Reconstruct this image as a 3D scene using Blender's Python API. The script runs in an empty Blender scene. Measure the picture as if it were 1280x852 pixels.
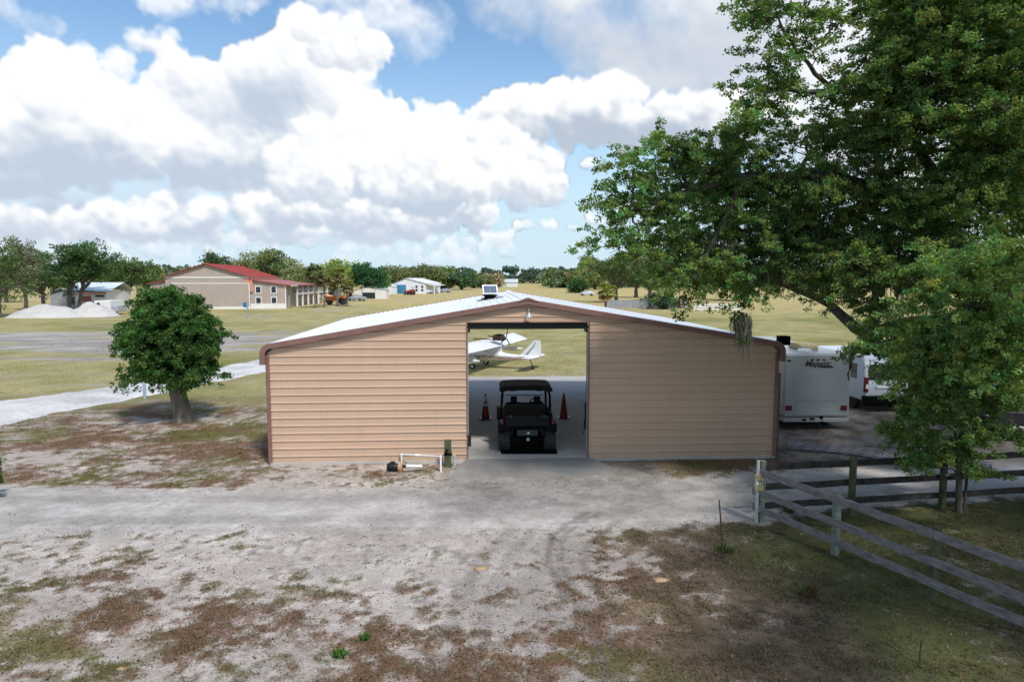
import bpy, math, random
import numpy as np
from mathutils import Vector, Matrix, Euler
R = math.radians
random.seed(7)
rng = np.random.default_rng(11)
scene = bpy.context.scene
col = scene.collection

# ------------------------------------------------------------------ camera
H = 5.5
F = 853.0
PITCH = math.atan(80 / F)
cam_d = bpy.data.cameras.new('camera')
cam = bpy.data.objects.new('camera', cam_d)
col.objects.link(cam)
cam.location = (0, 0, H)
cam.rotation_euler = (math.pi / 2 - PITCH, 0, 0)
cam_d.sensor_width = 36
cam_d.lens = F / 1280 * 36
cam_d.clip_end = 6000
scene.camera = cam

def ray(px, py):
    u = (px - 640) / F
    v = (426 - py) / F
    c, s = math.cos(PITCH), math.sin(PITCH)
    return Vector((u, c + v * s, -s + v * c))

def G(px, py, z=0.0):
    """surveyed place: ground (or height z) point for a spot of the photograph"""
    d = ray(px, py)
    t = (z - H) / d.z
    return Vector((d.x * t, d.y * t, z))

def ATY(px, py, Y):
    d = ray(px, py)
    t = Y / d.y
    return Vector((d.x * t, Y, H + d.z * t))

# ------------------------------------------------------------------ numpy noise
_T = [np.random.default_rng(100 + i).random((256, 256)) for i in range(8)]
def vnoise(x, y, s=0):
    t = _T[s % 8]
    x = np.asarray(x, float) + 17.3 * s; y = np.asarray(y, float) - 9.1 * s
    ix = np.floor(x).astype(int); iy = np.floor(y).astype(int)
    fx = x - ix; fy = y - iy
    fx = fx * fx * (3 - 2 * fx); fy = fy * fy * (3 - 2 * fy)
    a = t[ix & 255, iy & 255]; b = t[(ix + 1) & 255, iy & 255]
    c = t[ix & 255, (iy + 1) & 255]; d = t[(ix + 1) & 255, (iy + 1) & 255]
    return (a * (1 - fx) + b * fx) * (1 - fy) + (c * (1 - fx) + d * fx) * fy
def fbm(x, y, s=0, o=4):
    r = 0; a = .5; n = 0
    for i in range(o):
        r = r + a * vnoise(x * 2 ** i, y * 2 ** i, s + i); n += a; a *= .5
    return r / n
def sst(a, b, x):
    t = np.clip((x - a) / (b - a), 0, 1)
    return t * t * (3 - 2 * t)

# ------------------------------------------------------------------ object helpers
def tag(o, label=None, cat=None, group=None, kind=None):
    if label: o['label'] = label
    if cat: o['category'] = cat
    if group: o['group'] = group
    if kind: o['kind'] = kind
    return o
def empty(name, loc=(0, 0, 0), rz=0.0):
    o = bpy.data.objects.new(name, None)
    o.empty_display_size = .3
    o.location = loc
    o.rotation_euler = (0, 0, rz)
    col.objects.link(o)
    return o
def thing(name, label, cat, loc=(0, 0, 0), rz=0.0, group=None):
    return tag(empty(name, loc, rz), label, cat, group)
def copy_tree(o, parent=None):
    c = o.copy(); col.objects.link(c)
    if parent: c.parent = parent
    for ch in list(o.children):
        copy_tree(ch, c)
    return c

class MB:
    def __init__(s): s.v = []; s.f = []
    def add(s, vs, fs):
        n = len(s.v); s.v += [tuple(p) for p in vs]; s.f += [tuple(i + n for i in f) for f in fs]; return s
    def box(s, x0, x1, y0, y1, z0, z1, M=None):
        vs = [Vector(p) for p in ((x0,y0,z0),(x1,y0,z0),(x1,y1,z0),(x0,y1,z0),(x0,y0,z1),(x1,y0,z1),(x1,y1,z1),(x0,y1,z1))]
        if M is not None: vs = [M @ p for p in vs]
        return s.add(vs, [(3,2,1,0),(4,5,6,7),(0,1,5,4),(1,2,6,5),(2,3,7,6),(3,0,4,7)])
    def bar(s, a, b, w, h, up=(0, 0, 1)):
        a, b = Vector(a), Vector(b); d = (b - a); L = d.length; d.normalize()
        x = d.cross(Vector(up)); x.normalize(); u = x.cross(d)
        vs = []
        for p in (a, b):
            for sx, sz in ((-1,-1),(1,-1),(1,1),(-1,1)): vs.append(p + x * (sx * w / 2) + u * (sz * h / 2))
        return s.add(vs, [(3,2,1,0),(4,5,6,7),(0,1,5,4),(1,2,6,5),(2,3,7,6),(3,0,4,7)])
    def tube(s, pts, rad, n=8, cap=True):
        pts = [Vector(p) for p in pts]
        if not hasattr(rad, '__len__'): rad = [rad] * len(pts)
        ref = Vector((.3, .2, 1)) if abs((pts[-1] - pts[0]).normalized().z) < .9 else Vector((1, .2, .1))
        base = len(s.v)
        for i, p in enumerate(pts):
            d = (pts[min(i + 1, len(pts) - 1)] - pts[max(i - 1, 0)])
            if d.length < 1e-6: d = Vector((0, 0, 1))
            d.normalize()
            x = d.cross(ref)
            if x.length < 1e-4: x = d.cross(Vector((0, 1, 0)))
            x.normalize(); y = d.cross(x)
            for k in range(n):
                a = 2 * math.pi * k / n
                s.v.append(tuple(p + x * (rad[i] * math.cos(a)) + y * (rad[i] * math.sin(a))))
        for i in range(len(pts) - 1):
            for k in range(n):
                k2 = (k + 1) % n
                s.f.append((base + i*n + k, base + i*n + k2, base + (i+1)*n + k2, base + (i+1)*n + k))
        if cap:
            s.f.append(tuple(base + k for k in range(n))[::-1])
            s.f.append(tuple(base + (len(pts)-1)*n + k for k in range(n)))
        return s
    def lathe(s, prof, o=(0, 0, 0), axis='z', n=20):
        base = len(s.v); o = Vector(o)
        for r, h in prof:
            for k in range(n):
                a = 2 * math.pi * k / n
                c, t = r * math.cos(a), r * math.sin(a)
                p = {'z': (c, t, h), 'x': (h, c, t), 'y': (c, h, t)}[axis]
                s.v.append(tuple(o + Vector(p)))
        for i in range(len(prof) - 1):
            for k in range(n):
                k2 = (k + 1) % n
                s.f.append((base + i*n + k, base + i*n + k2, base + (i+1)*n + k2, base + (i+1)*n + k))
        s.f.append(tuple(base + k for k in range(n))[::-1]); s.f.append(tuple(base + (len(prof)-1)*n + k for k in range(n)))
        return s
    def prism(s, poly, y0, y1, axis='y'):
        """extrude a 2-D outline (x,z) along y, or (y,z) along x, or (x,y) along z"""
        n = len(poly)
        def P(a, b, t): return {'y': (a, t, b), 'x': (t, a, b), 'z': (a, b, t)}[axis]
        vs = [P(a, b, y0) for a, b in poly] + [P(a, b, y1) for a, b in poly]
        fs = [tuple(range(n))[::-1], tuple(range(n, 2 * n))]
        for i in range(n):
            j = (i + 1) % n; fs.append((i, j, n + j, n + i))
        return s.add(vs, fs)
    def loft(s, rings, cap=True):
        n = len(rings[0]); base = len(s.v)
        for r in rings: s.v += [tuple(p) for p in r]
        for i in range(len(rings) - 1):
            for k in range(n):
                k2 = (k + 1) % n
                s.f.append((base + i*n + k, base + i*n + k2, base + (i+1)*n + k2, base + (i+1)*n + k))
        if cap:
            s.f.append(tuple(base + k for k in range(n))[::-1]); s.f.append(tuple(base + (len(rings)-1)*n + k for k in range(n)))
        return s
    def build(s, name, mat, parent=None, smooth=False, bevel=0, fix=True, loc=None):
        me = bpy.data.meshes.new(name)
        me.from_pydata(s.v, [], s.f)
        if fix:
            import bmesh
            bm = bmesh.new(); bm.from_mesh(me)
            bmesh.ops.recalc_face_normals(bm, faces=bm.faces[:])
            bm.to_mesh(me); bm.free()
        me.update()
        o = bpy.data.objects.new(name, me); col.objects.link(o)
        if mat: me.materials.append(mat)
        if parent: o.parent = parent
        if smooth:
            me.polygons.foreach_set('use_smooth', [True] * len(me.polygons))
            try: me.set_sharp_from_angle(angle=R(40))
            except Exception: pass
        if bevel:
            b = o.modifiers.new('Bevel', 'BEVEL'); b.width = bevel; b.segments = 2; b.limit_method = 'ANGLE'; b.angle_limit = R(35)
        return o

def fast_mesh(name, verts, nper, mat, parent=None, cols=None):
    """verts: (N*nper,3) with nper vertices per face"""
    verts = np.asarray(verts, np.float32); nv = len(verts); nf = nv // nper
    me = bpy.data.meshes.new(name)
    me.vertices.add(nv); me.vertices.foreach_set('co', verts.ravel())
    me.loops.add(nv); me.loops.foreach_set('vertex_index', np.arange(nv, dtype=np.int32))
    me.polygons.add(nf)
    me.polygons.foreach_set('loop_start', np.arange(0, nv, nper, dtype=np.int32))
    me.polygons.foreach_set('loop_total', np.full(nf, nper, np.int32))
    me.update(calc_edges=True)
    if cols is not None:
        at = me.color_attributes.new('Col', 'FLOAT_COLOR', 'POINT')
        c = np.ones((nv, 4), np.float32); c[:, :3] = cols
        at.data.foreach_set('color', c.ravel())
    me.materials.append(mat)
    o = bpy.data.objects.new(name, me); col.objects.link(o)
    if parent: o.parent = parent
    return o

# ------------------------------------------------------------------ materials
def nodes_of(name):
    m = bpy.data.materials.new(name); m.use_nodes = True
    nt = m.node_tree
    return m, nt, nt.nodes['Principled BSDF']
def link(nt, a, b): nt.links.new(a, b)
def mixrgb(nt, fac, a, b, blend='MIX'):
    n = nt.nodes.new('ShaderNodeMix'); n.data_type = 'RGBA'; n.blend_type = blend
    for sock, v in ((n.inputs[0], fac), (n.inputs[6], a), (n.inputs[7], b)):
        if hasattr(v, 'links'): link(nt, v, sock)
        elif isinstance(v, (int, float)): sock.default_value = v
        else: sock.default_value = (v[0], v[1], v[2], 1)
    return n.outputs[2]
def noise(nt, scale, detail=4, rough=.55, coord='Object', vec=None, stretch=None):
    tc = nt.nodes.new('ShaderNodeTexCoord')
    n = nt.nodes.new('ShaderNodeTexNoise'); n.inputs['Scale'].default_value = scale
    n.inputs['Detail'].default_value = detail; n.inputs['Roughness'].default_value = rough
    v = tc.outputs[coord]
    if stretch:
        mp = nt.nodes.new('ShaderNodeMapping'); mp.inputs['Scale'].default_value = stretch
        link(nt, v, mp.inputs[0]); v = mp.outputs[0]
    link(nt, v, n.inputs['Vector'])
    return n.outputs['Fac']
def ramp(nt, fac, stops):
    n = nt.nodes.new('ShaderNodeValToRGB'); e = n.color_ramp.elements
    while len(e) < len(stops): e.new(.5)
    for i, (p, c) in enumerate(stops):
        e[i].position = p; e[i].color = (c, c, c, 1) if isinstance(c, (int, float)) else (*c, 1)
    link(nt, fac, n.inputs[0]); return n.outputs[0]
def bump(nt, h, strength, dist, b):
    n = nt.nodes.new('ShaderNodeBump'); n.inputs['Strength'].default_value = strength; n.inputs['Distance'].default_value = dist
    link(nt, h, n.inputs['Height']); link(nt, n.outputs[0], b.inputs['Normal'])

def paint(name, c, rough=.5, metal=0.0, var=.12, scale=3.0, dirt=None, dirt_amt=.35, spec=.4, bmp=0, stretch=None):
    """painted / plain surface with soft mottling and some grime"""
    m, nt, b = nodes_of(name)
    f = noise(nt, scale, 5, .6, stretch=stretch)
    d = [max(0, x * (1 - var)) for x in c]; l = [min(1, x * (1 + var)) for x in c]
    cc = ramp(nt, f, [(.3, tuple(d)), (.7, tuple(l))])
    if dirt:
        g = noise(nt, scale * 2.3, 6, .65, stretch=stretch)
        cc = mixrgb(nt, ramp(nt, g, [(.5, 0.0), (.78, dirt_amt)]), cc, dirt)
    link(nt, cc, b.inputs['Base Color'])
    b.inputs['Roughness'].default_value = rough; b.inputs['Metallic'].default_value = metal
    b.inputs['Specular IOR Level'].default_value = spec
    if bmp: bump(nt, noise(nt, scale * 12, 4), bmp, .01, b)
    return m

def foliage_mat(name, trans=.35, tint=(1, 1, 1)):
    m, nt, b = nodes_of(name)
    a = nt.nodes.new('ShaderNodeVertexColor'); a.layer_name = 'Col'
    c = mixrgb(nt, 1.0, a.outputs[0], tint, 'MULTIPLY')
    link(nt, c, b.inputs['Base Color']); b.inputs['Roughness'].default_value = .6; b.inputs['Specular IOR Level'].default_value = .18
    t = nt.nodes.new('ShaderNodeBsdfTranslucent')
    tc = mixrgb(nt, 1.0, c, (1.25, 1.3, .55), 'MULTIPLY'); link(nt, tc, t.inputs[0])
    mx = nt.nodes.new('ShaderNodeMixShader'); mx.inputs[0].default_value = trans
    link(nt, b.outputs[0], mx.inputs[1]); link(nt, t.outputs[0], mx.inputs[2])
    link(nt, mx.outputs[0], nt.nodes['Material Output'].inputs[0])
    return m
def bark_mat(name, c1, c2, scale=6):
    m, nt, b = nodes_of(name)
    f = noise(nt, scale, 8, .65, stretch=(1, 1, .25))
    link(nt, ramp(nt, f, [(.3, c1), (.7, c2)]), b.inputs['Base Color'])
    b.inputs['Roughness'].default_value = .95; b.inputs['Specular IOR Level'].default_value = .1
    bump(nt, f, .8, .04, b); return m

M = {}
M['tan'] = None
def make_siding():
    m, nt, b = nodes_of('tan_siding')
    f = noise(nt, .8, 4, .5, stretch=(.5, 1, 2.0)); g = noise(nt, 3.0, 6, .65, stretch=(2.5, 1, .25))
    c = ramp(nt, f, [(.3, (.535, .375, .268)), (.7, (.59, .415, .30))])
    c = mixrgb(nt, ramp(nt, g, [(.5, 0.0), (.8, .3)]), c, (.44, .30, .21))
    tc = nt.nodes.new('ShaderNodeTexCoord'); sx = nt.nodes.new('ShaderNodeSeparateXYZ'); link(nt, tc.outputs['Object'], sx.inputs[0])
    low = nt.nodes.new('ShaderNodeMapRange'); low.inputs[1].default_value = .55; low.inputs[2].default_value = 0; low.inputs[3].default_value = 0; low.inputs[4].default_value = 1
    link(nt, sx.outputs[2], low.inputs[0])
    mm = nt.nodes.new('ShaderNodeMath'); mm.operation = 'MULTIPLY'; link(nt, low.outputs[0], mm.inputs[0]); link(nt, ramp(nt, noise(nt, 5, 5, .6), [(.35, 0.0), (.7, .55)]), mm.inputs[1])
    c = mixrgb(nt, mm.outputs[0], c, (.36, .29, .22))
    link(nt, c, b.inputs['Base Color']); b.inputs['Roughness'].default_value = .42; b.inputs['Specular IOR Level'].default_value = .35
    bump(nt, noise(nt, 1.3, 2, .5, stretch=(1, 1, 1)), .25, .02, b)
    return m
M['tan'] = make_siding()
M['brown'] = paint('brown_trim', (.225, .12, .102), .45, var=.12, dirt=(.10, .06, .05))
M['roof_white'] = paint('white_roof', (.84, .85, .86), .45, var=.05, scale=1.2, dirt=(.52, .52, .52), dirt_amt=.3, stretch=(1, .2, 1))
M['inside'] = paint('inner_metal', (.42, .40, .37), .55, var=.1)
M['steel'] = paint('galvanised_steel', (.38, .39, .40), .45, .4, var=.15, scale=8)
M['black'] = paint('black_paint', (.012, .012, .013), .4, var=.3)
M['matblack'] = paint('matt_black', (.004, .004, .0045), .85, var=.3, spec=.06)
M['rubber'] = paint('tyre_rubber', (.034, .034, .034), .85, var=.35, scale=12, dirt=(.08, .07, .06), dirt_amt=.5, spec=.25)
M['plastic'] = paint('black_plastic', (.0035, .0038, .0042), .6, var=.3, scale=6, dirt=(.012, .011, .010), dirt_amt=.4, spec=.10)
M['greyplastic'] = paint('grey_plastic', (.032, .033, .033), .55, var=.3, scale=6)
M['bluegrey'] = paint('slate_plastic', (.007, .010, .013), .55, var=.3, scale=4, spec=.15)
M['white'] = paint('white_paint', (.76, .77, .78), .4, var=.05, dirt=(.5, .48, .44), dirt_amt=.3)
M['rv_white'] = paint('motorhome_white', (.37, .385, .39), .3, var=.06, scale=1.5, dirt=(.45, .44, .41), dirt_amt=.5)
M['van_white'] = paint('van_white', (.58, .62, .68), .25, var=.04, scale=1.5)
M['red_lamp'] = paint('red_lens', (.12, .012, .012), .2, var=.2, scale=10)
M['amber'] = paint('amber_lens', (.55, .2, .04), .2, var=.2, scale=10)
M['clear_lamp'] = paint('clear_lens', (.7, .68, .64), .15, var=.1, scale=10)
M['orange'] = paint('cone_orange', (.27, .035, .018), .5, var=.15, scale=8, dirt=(.12, .06, .04), dirt_amt=.5)
M['reflective'] = paint('reflective_sleeve', (.75, .76, .78), .35, var=.06, scale=10)
M['pvc'] = paint('pvc_white', (.80, .80, .79), .35, var=.05, scale=6, dirt=(.45, .4, .33), dirt_amt=.5)
M['tanplastic'] = paint('pump_tan', (.48, .31, .19), .5, var=.15, scale=10)
M['cyanpipe'] = paint('pale_blue_pipe', (.42, .55, .56), .45, var=.1, scale=8)
M['treated'] = paint('treated_wood', (.075, .09, .045), .9, var=.45, scale=7, dirt=(.025, .022, .016), dirt_amt=.95, stretch=(1, 1, .4), bmp=.4)
M['rail'] = paint('weathered_rail', (.175, .165, .162), .9, var=.4, scale=5, dirt=(.30, .27, .25), dirt_amt=.6, stretch=(1, 1, 3), bmp=.5, spec=.15)
M['rail_shaded'] = paint('shaded_rail', (.045, .042, .040), .95, var=.45, scale=5, dirt=(.15, .14, .125), dirt_amt=.5, bmp=.5, spec=.1)  # near-black tone puts the shade under the oak into the boards' colour
M['postgreen'] = paint('lichen_post', (.17, .20, .165), .9, var=.4, scale=6, dirt=(.06, .055, .045), dirt_amt=.7, bmp=.4, spec=.1)
M['postpale'] = paint('pale_board', (.52, .53, .52), .8, var=.15, scale=5, dirt=(.25, .24, .2), dirt_amt=.5)
M['plank_gold'] = paint('yellowed_board', (.42, .34, .19), .85, var=.3, scale=7, dirt=(.16, .12, .07), dirt_amt=.7)
M['greywood'] = paint('grey_wood', (.13, .125, .12), .9, var=.35, scale=3, stretch=(4, 4, .4), bmp=.4)
M['glass'] = paint('dark_glass', (.025, .035, .045), .08, var=.3, scale=2, spec=.6)
M['canopy'] = paint('smoked_canopy', (.10, .16, .22), .1, var=.25, scale=3, spec=.6)
M['greystripe'] = paint('grey_stripe', (.22, .24, .28), .4, var=.1)
M['redstripe'] = paint('red_stripe', (.35, .09, .07), .4, var=.1)
M['stucco'] = paint('taupe_stucco', (.40, .335, .30), .9, var=.06, scale=.6, dirt=(.27, .22, .2), dirt_amt=.4)
M['redroof'] = paint('red_roof', (.36, .075, .068), .4, var=.12, scale=.4, dirt=(.3, .05, .05), stretch=(3, .3, 1))
M['salmon'] = paint('salmon_trim', (.62, .25, .18), .7, var=.08, scale=1)
M['trimwhite'] = paint('trim_white', (.72, .71, .69), .6, var=.05, scale=1)
M['block'] = paint('grey_block', (.30, .31, .34), .9, var=.15, scale=1.5)
M['tinroof'] = paint('pale_tin_roof', (.66, .73, .77), .4, var=.1, scale=.6)
M['bluedoor'] = paint('blue_door', (.05, .22, .38), .5, var=.2, scale=.6)
M['bluedrum'] = paint('blue_drum', (.03, .16, .42), .4, var=.15)
M['hangar'] = paint('hangar_white', (.74, .76, .80), .5, var=.05, scale=.4)
M['tractor'] = paint('orange_machine', (.60, .17, .05), .5, var=.2, scale=2, dirt=(.35, .16, .08))
M['yellow'] = paint('faded_yellow', (.62, .38, .19), .6, var=.15, scale=2)
M['redmachine'] = paint('red_machine', (.42, .05, .05), .45, var=.15, scale=2)
M['silver'] = paint('silver_paint', (.42, .45, .47), .3, .3, var=.1, scale=1)
M['darkcar'] = paint('dark_car_paint', (.012, .014, .02), .2, var=.3, scale=2, spec=.6)
M['rim'] = paint('dull_alloy', (.25, .25, .26), .4, .6, var=.15, scale=8)
M['cone_base'] = M['black']
M['rust'] = paint('rusty_stake', (.07, .04, .03), .9, var=.4, scale=10)
M['greenmark'] = paint('green_mark', (.05, .42, .09), .5, var=.1, scale=10)
M['whitemark'] = paint('white_mark', (.75, .78, .74), .5, var=.05, scale=10)
M['solar'] = paint('solar_cell', (.10, .13, .20), .6, var=.2, scale=8, spec=.15)
M['lettering'] = paint('dark_lettering', (.03, .012, .016), .5, var=.2, scale=8)
M['paleblue'] = paint('pale_blue_post', (.33, .45, .54), .6, var=.12, scale=5)
M['leaf'] = foliage_mat('oak_leaf', .46)
M['farleaf'] = foliage_mat('tree_leaf', .3)
M['moss'] = foliage_mat('spanish_moss', .25)
M['grass'] = foliage_mat('grass_blade', .25)
M['litter'] = foliage_mat('leaf_litter', .1)
M['bark'] = bark_mat('oak_bark', (.045, .038, .032), (.17, .15, .13))
M['bark_light'] = bark_mat('grey_bark', (.09, .078, .068), (.25, .22, .19))
M['palmtrunk'] = bark_mat('palm_bark', (.10, .08, .06), (.27, .22, .17))
#@@SKY
# ------------------------------------------------------------------ sky and sun
SUN_EL, SUN_AZ = R(52), R(150)        # azimuth clockwise from +Y: behind the camera, to its right
CLOUD = 1.10
# ------------------------------------------------------------------ clouds: computed on an azimuth/elevation sheet, then used by the world shader
CW, CH = 4096, 1024
CS = CW / (2 * math.pi)
def box_blur(a, r):
    r = int(r)
    if r < 1: return a
    for ax in (0, 1):
        p = np.pad(a, [(r + 1, r) if i == ax else (0, 0) for i in (0, 1)], mode='edge'); c = np.cumsum(p, ax)
        a = (np.take(c, range(2 * r + 1, c.shape[ax]), ax) - np.take(c, range(0, c.shape[ax] - 2 * r - 1), ax)) / (2 * r + 1)
    return a
def sky_clouds():
    g = np.random.default_rng(23)
    yy, xx = np.mgrid[0:CH, 0:CW].astype(np.float32)
    rgb = np.zeros((CH, CW, 3), np.float32); al = np.zeros((CH, CW), np.float32)
    def conv(px, py):
        a = math.atan((px - 640) / F); e = math.atan((346 - py) / F * math.cos(a)); return a * CS + CW / 2, e * CS, math.cos(a)
    def over(x0, y0, a, c):
        h, w = a.shape; A_ = al[y0:y0 + h, x0:x0 + w]; C_ = rgb[y0:y0 + h, x0:x0 + w]
        na = a + A_ * (1 - a)
        C_[:] = (c * a[..., None] + C_ * (A_ * (1 - a))[..., None]) / np.maximum(na, 1e-4)[..., None]; A_[:] = na
    def cloud(puffs, base=None, white=(1.0, 1.0, 1.0), grey=(.56, .62, .71), soft=.22, rough=.55, opac=1.0, dark=.0, basek=.6, shade=1.0, seed=0, rel=1.0, greyspots=()):
        """puffs: (px, py, r) in photograph pixels of angle"""
        P_ = []
        for px, py, r in puffs:
            x, y, c = conv(px, py); P_.append((x, y, max(2.0, r * CS / F * (.35 + .65 * c))))
        m = max(p[2] for p in P_) * 1.7 + 8
        x0 = int(max(0, min(p[0] for p in P_) - m)); x1 = int(min(CW, max(p[0] for p in P_) + m)); y0 = int(max(0, min(p[1] for p in P_) - m)); y1 = int(min(CH, max(p[1] for p in P_) + m))
        if x1 - x0 < 3 or y1 - y0 < 3: return
        X, Y = xx[y0:y1, x0:x1], yy[y0:y1, x0:x1]
        rm = float(np.median([p[2] for p in P_]))
        wx = (fbm(X / (rm * 1.1), Y / (rm * 1.1), seed, 4) - .5) * rm * .9 + (fbm(X / (rm * .28), Y / (rm * .28), seed + 1, 4) - .5) * rm * .45
        wy = (fbm(X / (rm * 1.1) + 31, Y / (rm * 1.1), seed + 2, 4) - .5) * rm * .9 + (fbm(X / (rm * .28) + 17, Y / (rm * .28), seed + 3, 4) - .5) * rm * .45
        Xw, Yw = X + wx, Y + wy
        T = np.full(X.shape, -5.0, np.float32)
        for px, py, r in P_:
            i0, i1 = int(max(0, px - 1.8 * r - x0)), int(min(X.shape[1], px + 1.8 * r - x0)); j0, j1 = int(max(0, py - 1.8 * r - y0)), int(min(X.shape[0], py + 1.8 * r - y0))
            if i1 <= i0 or j1 <= j0: continue
            d2 = ((Xw[j0:j1, i0:i1] - px) ** 2 + (Yw[j0:j1, i0:i1] - py) ** 2) / (r * r)
            t = np.where(d2 < 1, np.sqrt(np.maximum(0, 1 - d2)), 1 - np.sqrt(np.maximum(1, d2))) * r / rm
            T[j0:j1, i0:i1] = np.maximum(T[j0:j1, i0:i1], t)
        n = fbm(X / (rm * .5), Y / (rm * .5), seed + 4, 6)
        Te = T + (n - .5) * rough
        nl = fbm(X / (rm * 2.2) + 5, Y / (rm * 1.6), seed + 5, 3)
        nf = fbm(X / (rm * .16) + 9, Y / (rm * .12), seed + 6, 4)
        Te = Te + (nf - .5) * .30
        sf = soft * (1.3 + 7.0 * np.clip(nl - .36, 0, 1))
        a = np.clip((Te - .0) / sf, 0, 1); a = a * a * (3 - 2 * a) * opac
        Hh = np.clip(T, 0, 3) + (n - .5) * .55 * rel
        Hs = box_blur(box_blur(Hh, rm * .06), rm * .06); Hb = box_blur(box_blur(Hh, rm * .45), rm * .45)
        gy, gx = np.gradient(Hs * rm); gy2, gx2 = np.gradient(Hb * rm)
        k = .55 * (-gy * .9 - gx * .45) + .9 * (-gy2 * .9 - gx2 * .3)     # y grows upward: lit from above, a little from the right
        s = .72 + .36 * np.clip(k, -1.2, 1.0) * shade + .34 * (n - .5) + .30 * (nl - .5)
        if base is not None:
            _, yb, _ = conv(640, base)
            s = s - basek * (1 - sst(-.7 * rm, 2.3 * rm, (Y - yb) + (n - .5) * rm * 2.6 + (nl - .5) * rm * 2.4))
        for qx, qy, rx, ry, w in greyspots:
            cx, cy, cc = conv(qx, qy); s = s - w * np.exp(-((X - cx) / (rx * .76)) ** 2 - ((Y - cy) / (ry * .76)) ** 2) * (.6 + .8 * n)
        s = sst(-.15, 1.05, s - dark)[..., None]
        over(x0, y0, a.astype(np.float32), (np.array(grey) * (1 - s) + np.array(white) * s).astype(np.float32))
    def row(n, x0, x1, top, base, r0, r1, flat=.5):
        out = []
        for i in range(n):
            x = g.uniform(x0, x1); tb = base if not callable(base) else base(x); tt_ = top if not callable(top) else top(x)
            r = g.uniform(r0, r1); q = g.random() ** flat
            out.append((x, tb - r * .5 - (tb - tt_ - r * 1.2) * (1 - q) if tb - tt_ > r * 1.5 else tb - r * .6, r))
        return out
    # high soft veil, top middle and top right
    cloud(row(22, 385, 540, -10, 70, 24, 42), white=(.98, .99, 1.0), grey=(.70, .77, .86), soft=.9, rough=1.4, opac=.9, shade=.5, seed=1)
    cloud(row(14, 210, 330, -30, 30, 14, 26), white=(.98, .99, 1.0), grey=(.75, .82, .9), soft=.9, rough=1.5, opac=.8, shade=.4, seed=2)
    cloud(row(8, -20, 46, 0, 34, 10, 20), soft=.5, rough=1.1, seed=3)
    cloud(row(5, 55, 95, 26, 52, 9, 15), soft=1.0, rough=1.6, opac=.6, seed=4)
    cloud(row(90, 620, 1100, -130, lambda x: float(np.interp(x, [600, 700, 780, 900], [40, 75, 120, 150])), 34, 66), white=(.93, .95, .98), grey=(.52, .58, .67), soft=.8, rough=1.0, shade=.55, dark=.08, seed=5, greyspots=((820, 60, 160, 50, .35), (700, 70, 90, 30, .15), (930, 100, 120, 60, .25)))
    cloud(row(60, 1000, 1700, -160, 200, 50, 90), white=(.93, .95, .98), grey=(.52, .58, .67), soft=.7, rough=1.0, shade=.5, dark=.1, seed=6)
    # white cumulus under it, centre right
    cloud(row(60, 590, 960, lambda x: 95 + 45 * abs((x - 740) / 190) ** 2, 186, 16, 36), base=186, white=(1.0, 1.0, 1.0), grey=(.46, .53, .63), soft=.3, rough=.75, basek=.5, seed=7, greyspots=((760, 172, 110, 14, .35), (640, 160, 40, 16, .2)))
    # pale streets low down
    for yb, n, op, sd in ((331, 40, .6, 10), (319, 52, .75, 11), (307, 50, .85, 12)):
        cloud(row(n, -200, 640 if yb > 310 else 690, yb - 13, yb, 6, 13), base=yb, white=(.97, .98, 1.0), grey=(.66, .74, .84), soft=.7, rough=1.0, opac=op, basek=.45, shade=.6, seed=sd)
    cloud(row(60, -260, 560, 268, 300, 10, 24), base=299, white=(1, 1, 1), grey=(.53, .61, .72), soft=.45, rough=.8, opac=.9, basek=.6, shade=.8, seed=13)
    # blue-grey band under the main mass
    cloud(row(70, -420, 470, 222, 268, 16, 34), white=(.66, .74, .84), grey=(.34, .44, .58), soft=.7, rough=.9, dark=.12, shade=.5, seed=14)
    cloud(row(60, 150, 640, lambda x: 226 + 20 * abs((x - 420) / 230) ** 2, 290, 12, 28), base=288, white=(1, 1, 1), grey=(.52, .60, .71), soft=.35, rough=.75, basek=.55, seed=15)
    cloud(row(40, -220, 190, 250, 298, 12, 24), base=296, white=(1, 1, 1), grey=(.55, .62, .73), soft=.4, rough=.75, basek=.5, seed=16)
    # the main white mass
    topl = lambda x: float(np.interp(x, [-500, -60, 0, 40, 120, 230, 320, 350, 385, 420, 470, 520, 570, 625, 690], [20, 30, 42, 72, 58, 46, 62, 30, 26, 62, 92, 128, 140, 150, 222]))
    basel = lambda x: float(np.interp(x, [-500, 0, 200, 420, 560, 690], [226, 226, 224, 232, 252, 250]))
    cloud(row(60, -700, -60, 20, 226, 40, 70), base=228, seed=17, soft=.3, rough=.7)
    big = row(70, -80, 600, lambda x: topl(x) + 16, basel, 34, 60) + row(150, -60, 690, topl, lambda x: basel(x), 14, 34, .9)
    cloud(big, base=232, grey=(.50, .585, .70), soft=.3, rough=.8, basek=.45, seed=18, dark=.0, greyspots=((338, 140, 48, 40, .65), (215, 130, 70, 22, .2), (480, 190, 60, 14, .3), (100, 205, 200, 14, .30), (40, 170, 90, 12, .25), (420, 150, 40, 14, .2)))
    cloud(row(70, 360, 690, lambda x: float(np.interp(x, [360, 450, 560, 640, 690], [150, 140, 165, 196, 232])), 250, 13, 30), base=252, soft=.28, rough=.7, basek=.4, grey=(.58, .65, .74), seed=19)
    cloud(row(26, 575, 690, 160, 250, 9, 20), base=252, soft=.3, rough=.7, basek=.35, seed=20)
    cloud(row(14, 380, 480, 20, 90, 12, 24), soft=.4, rough=.8, seed=21)
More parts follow.
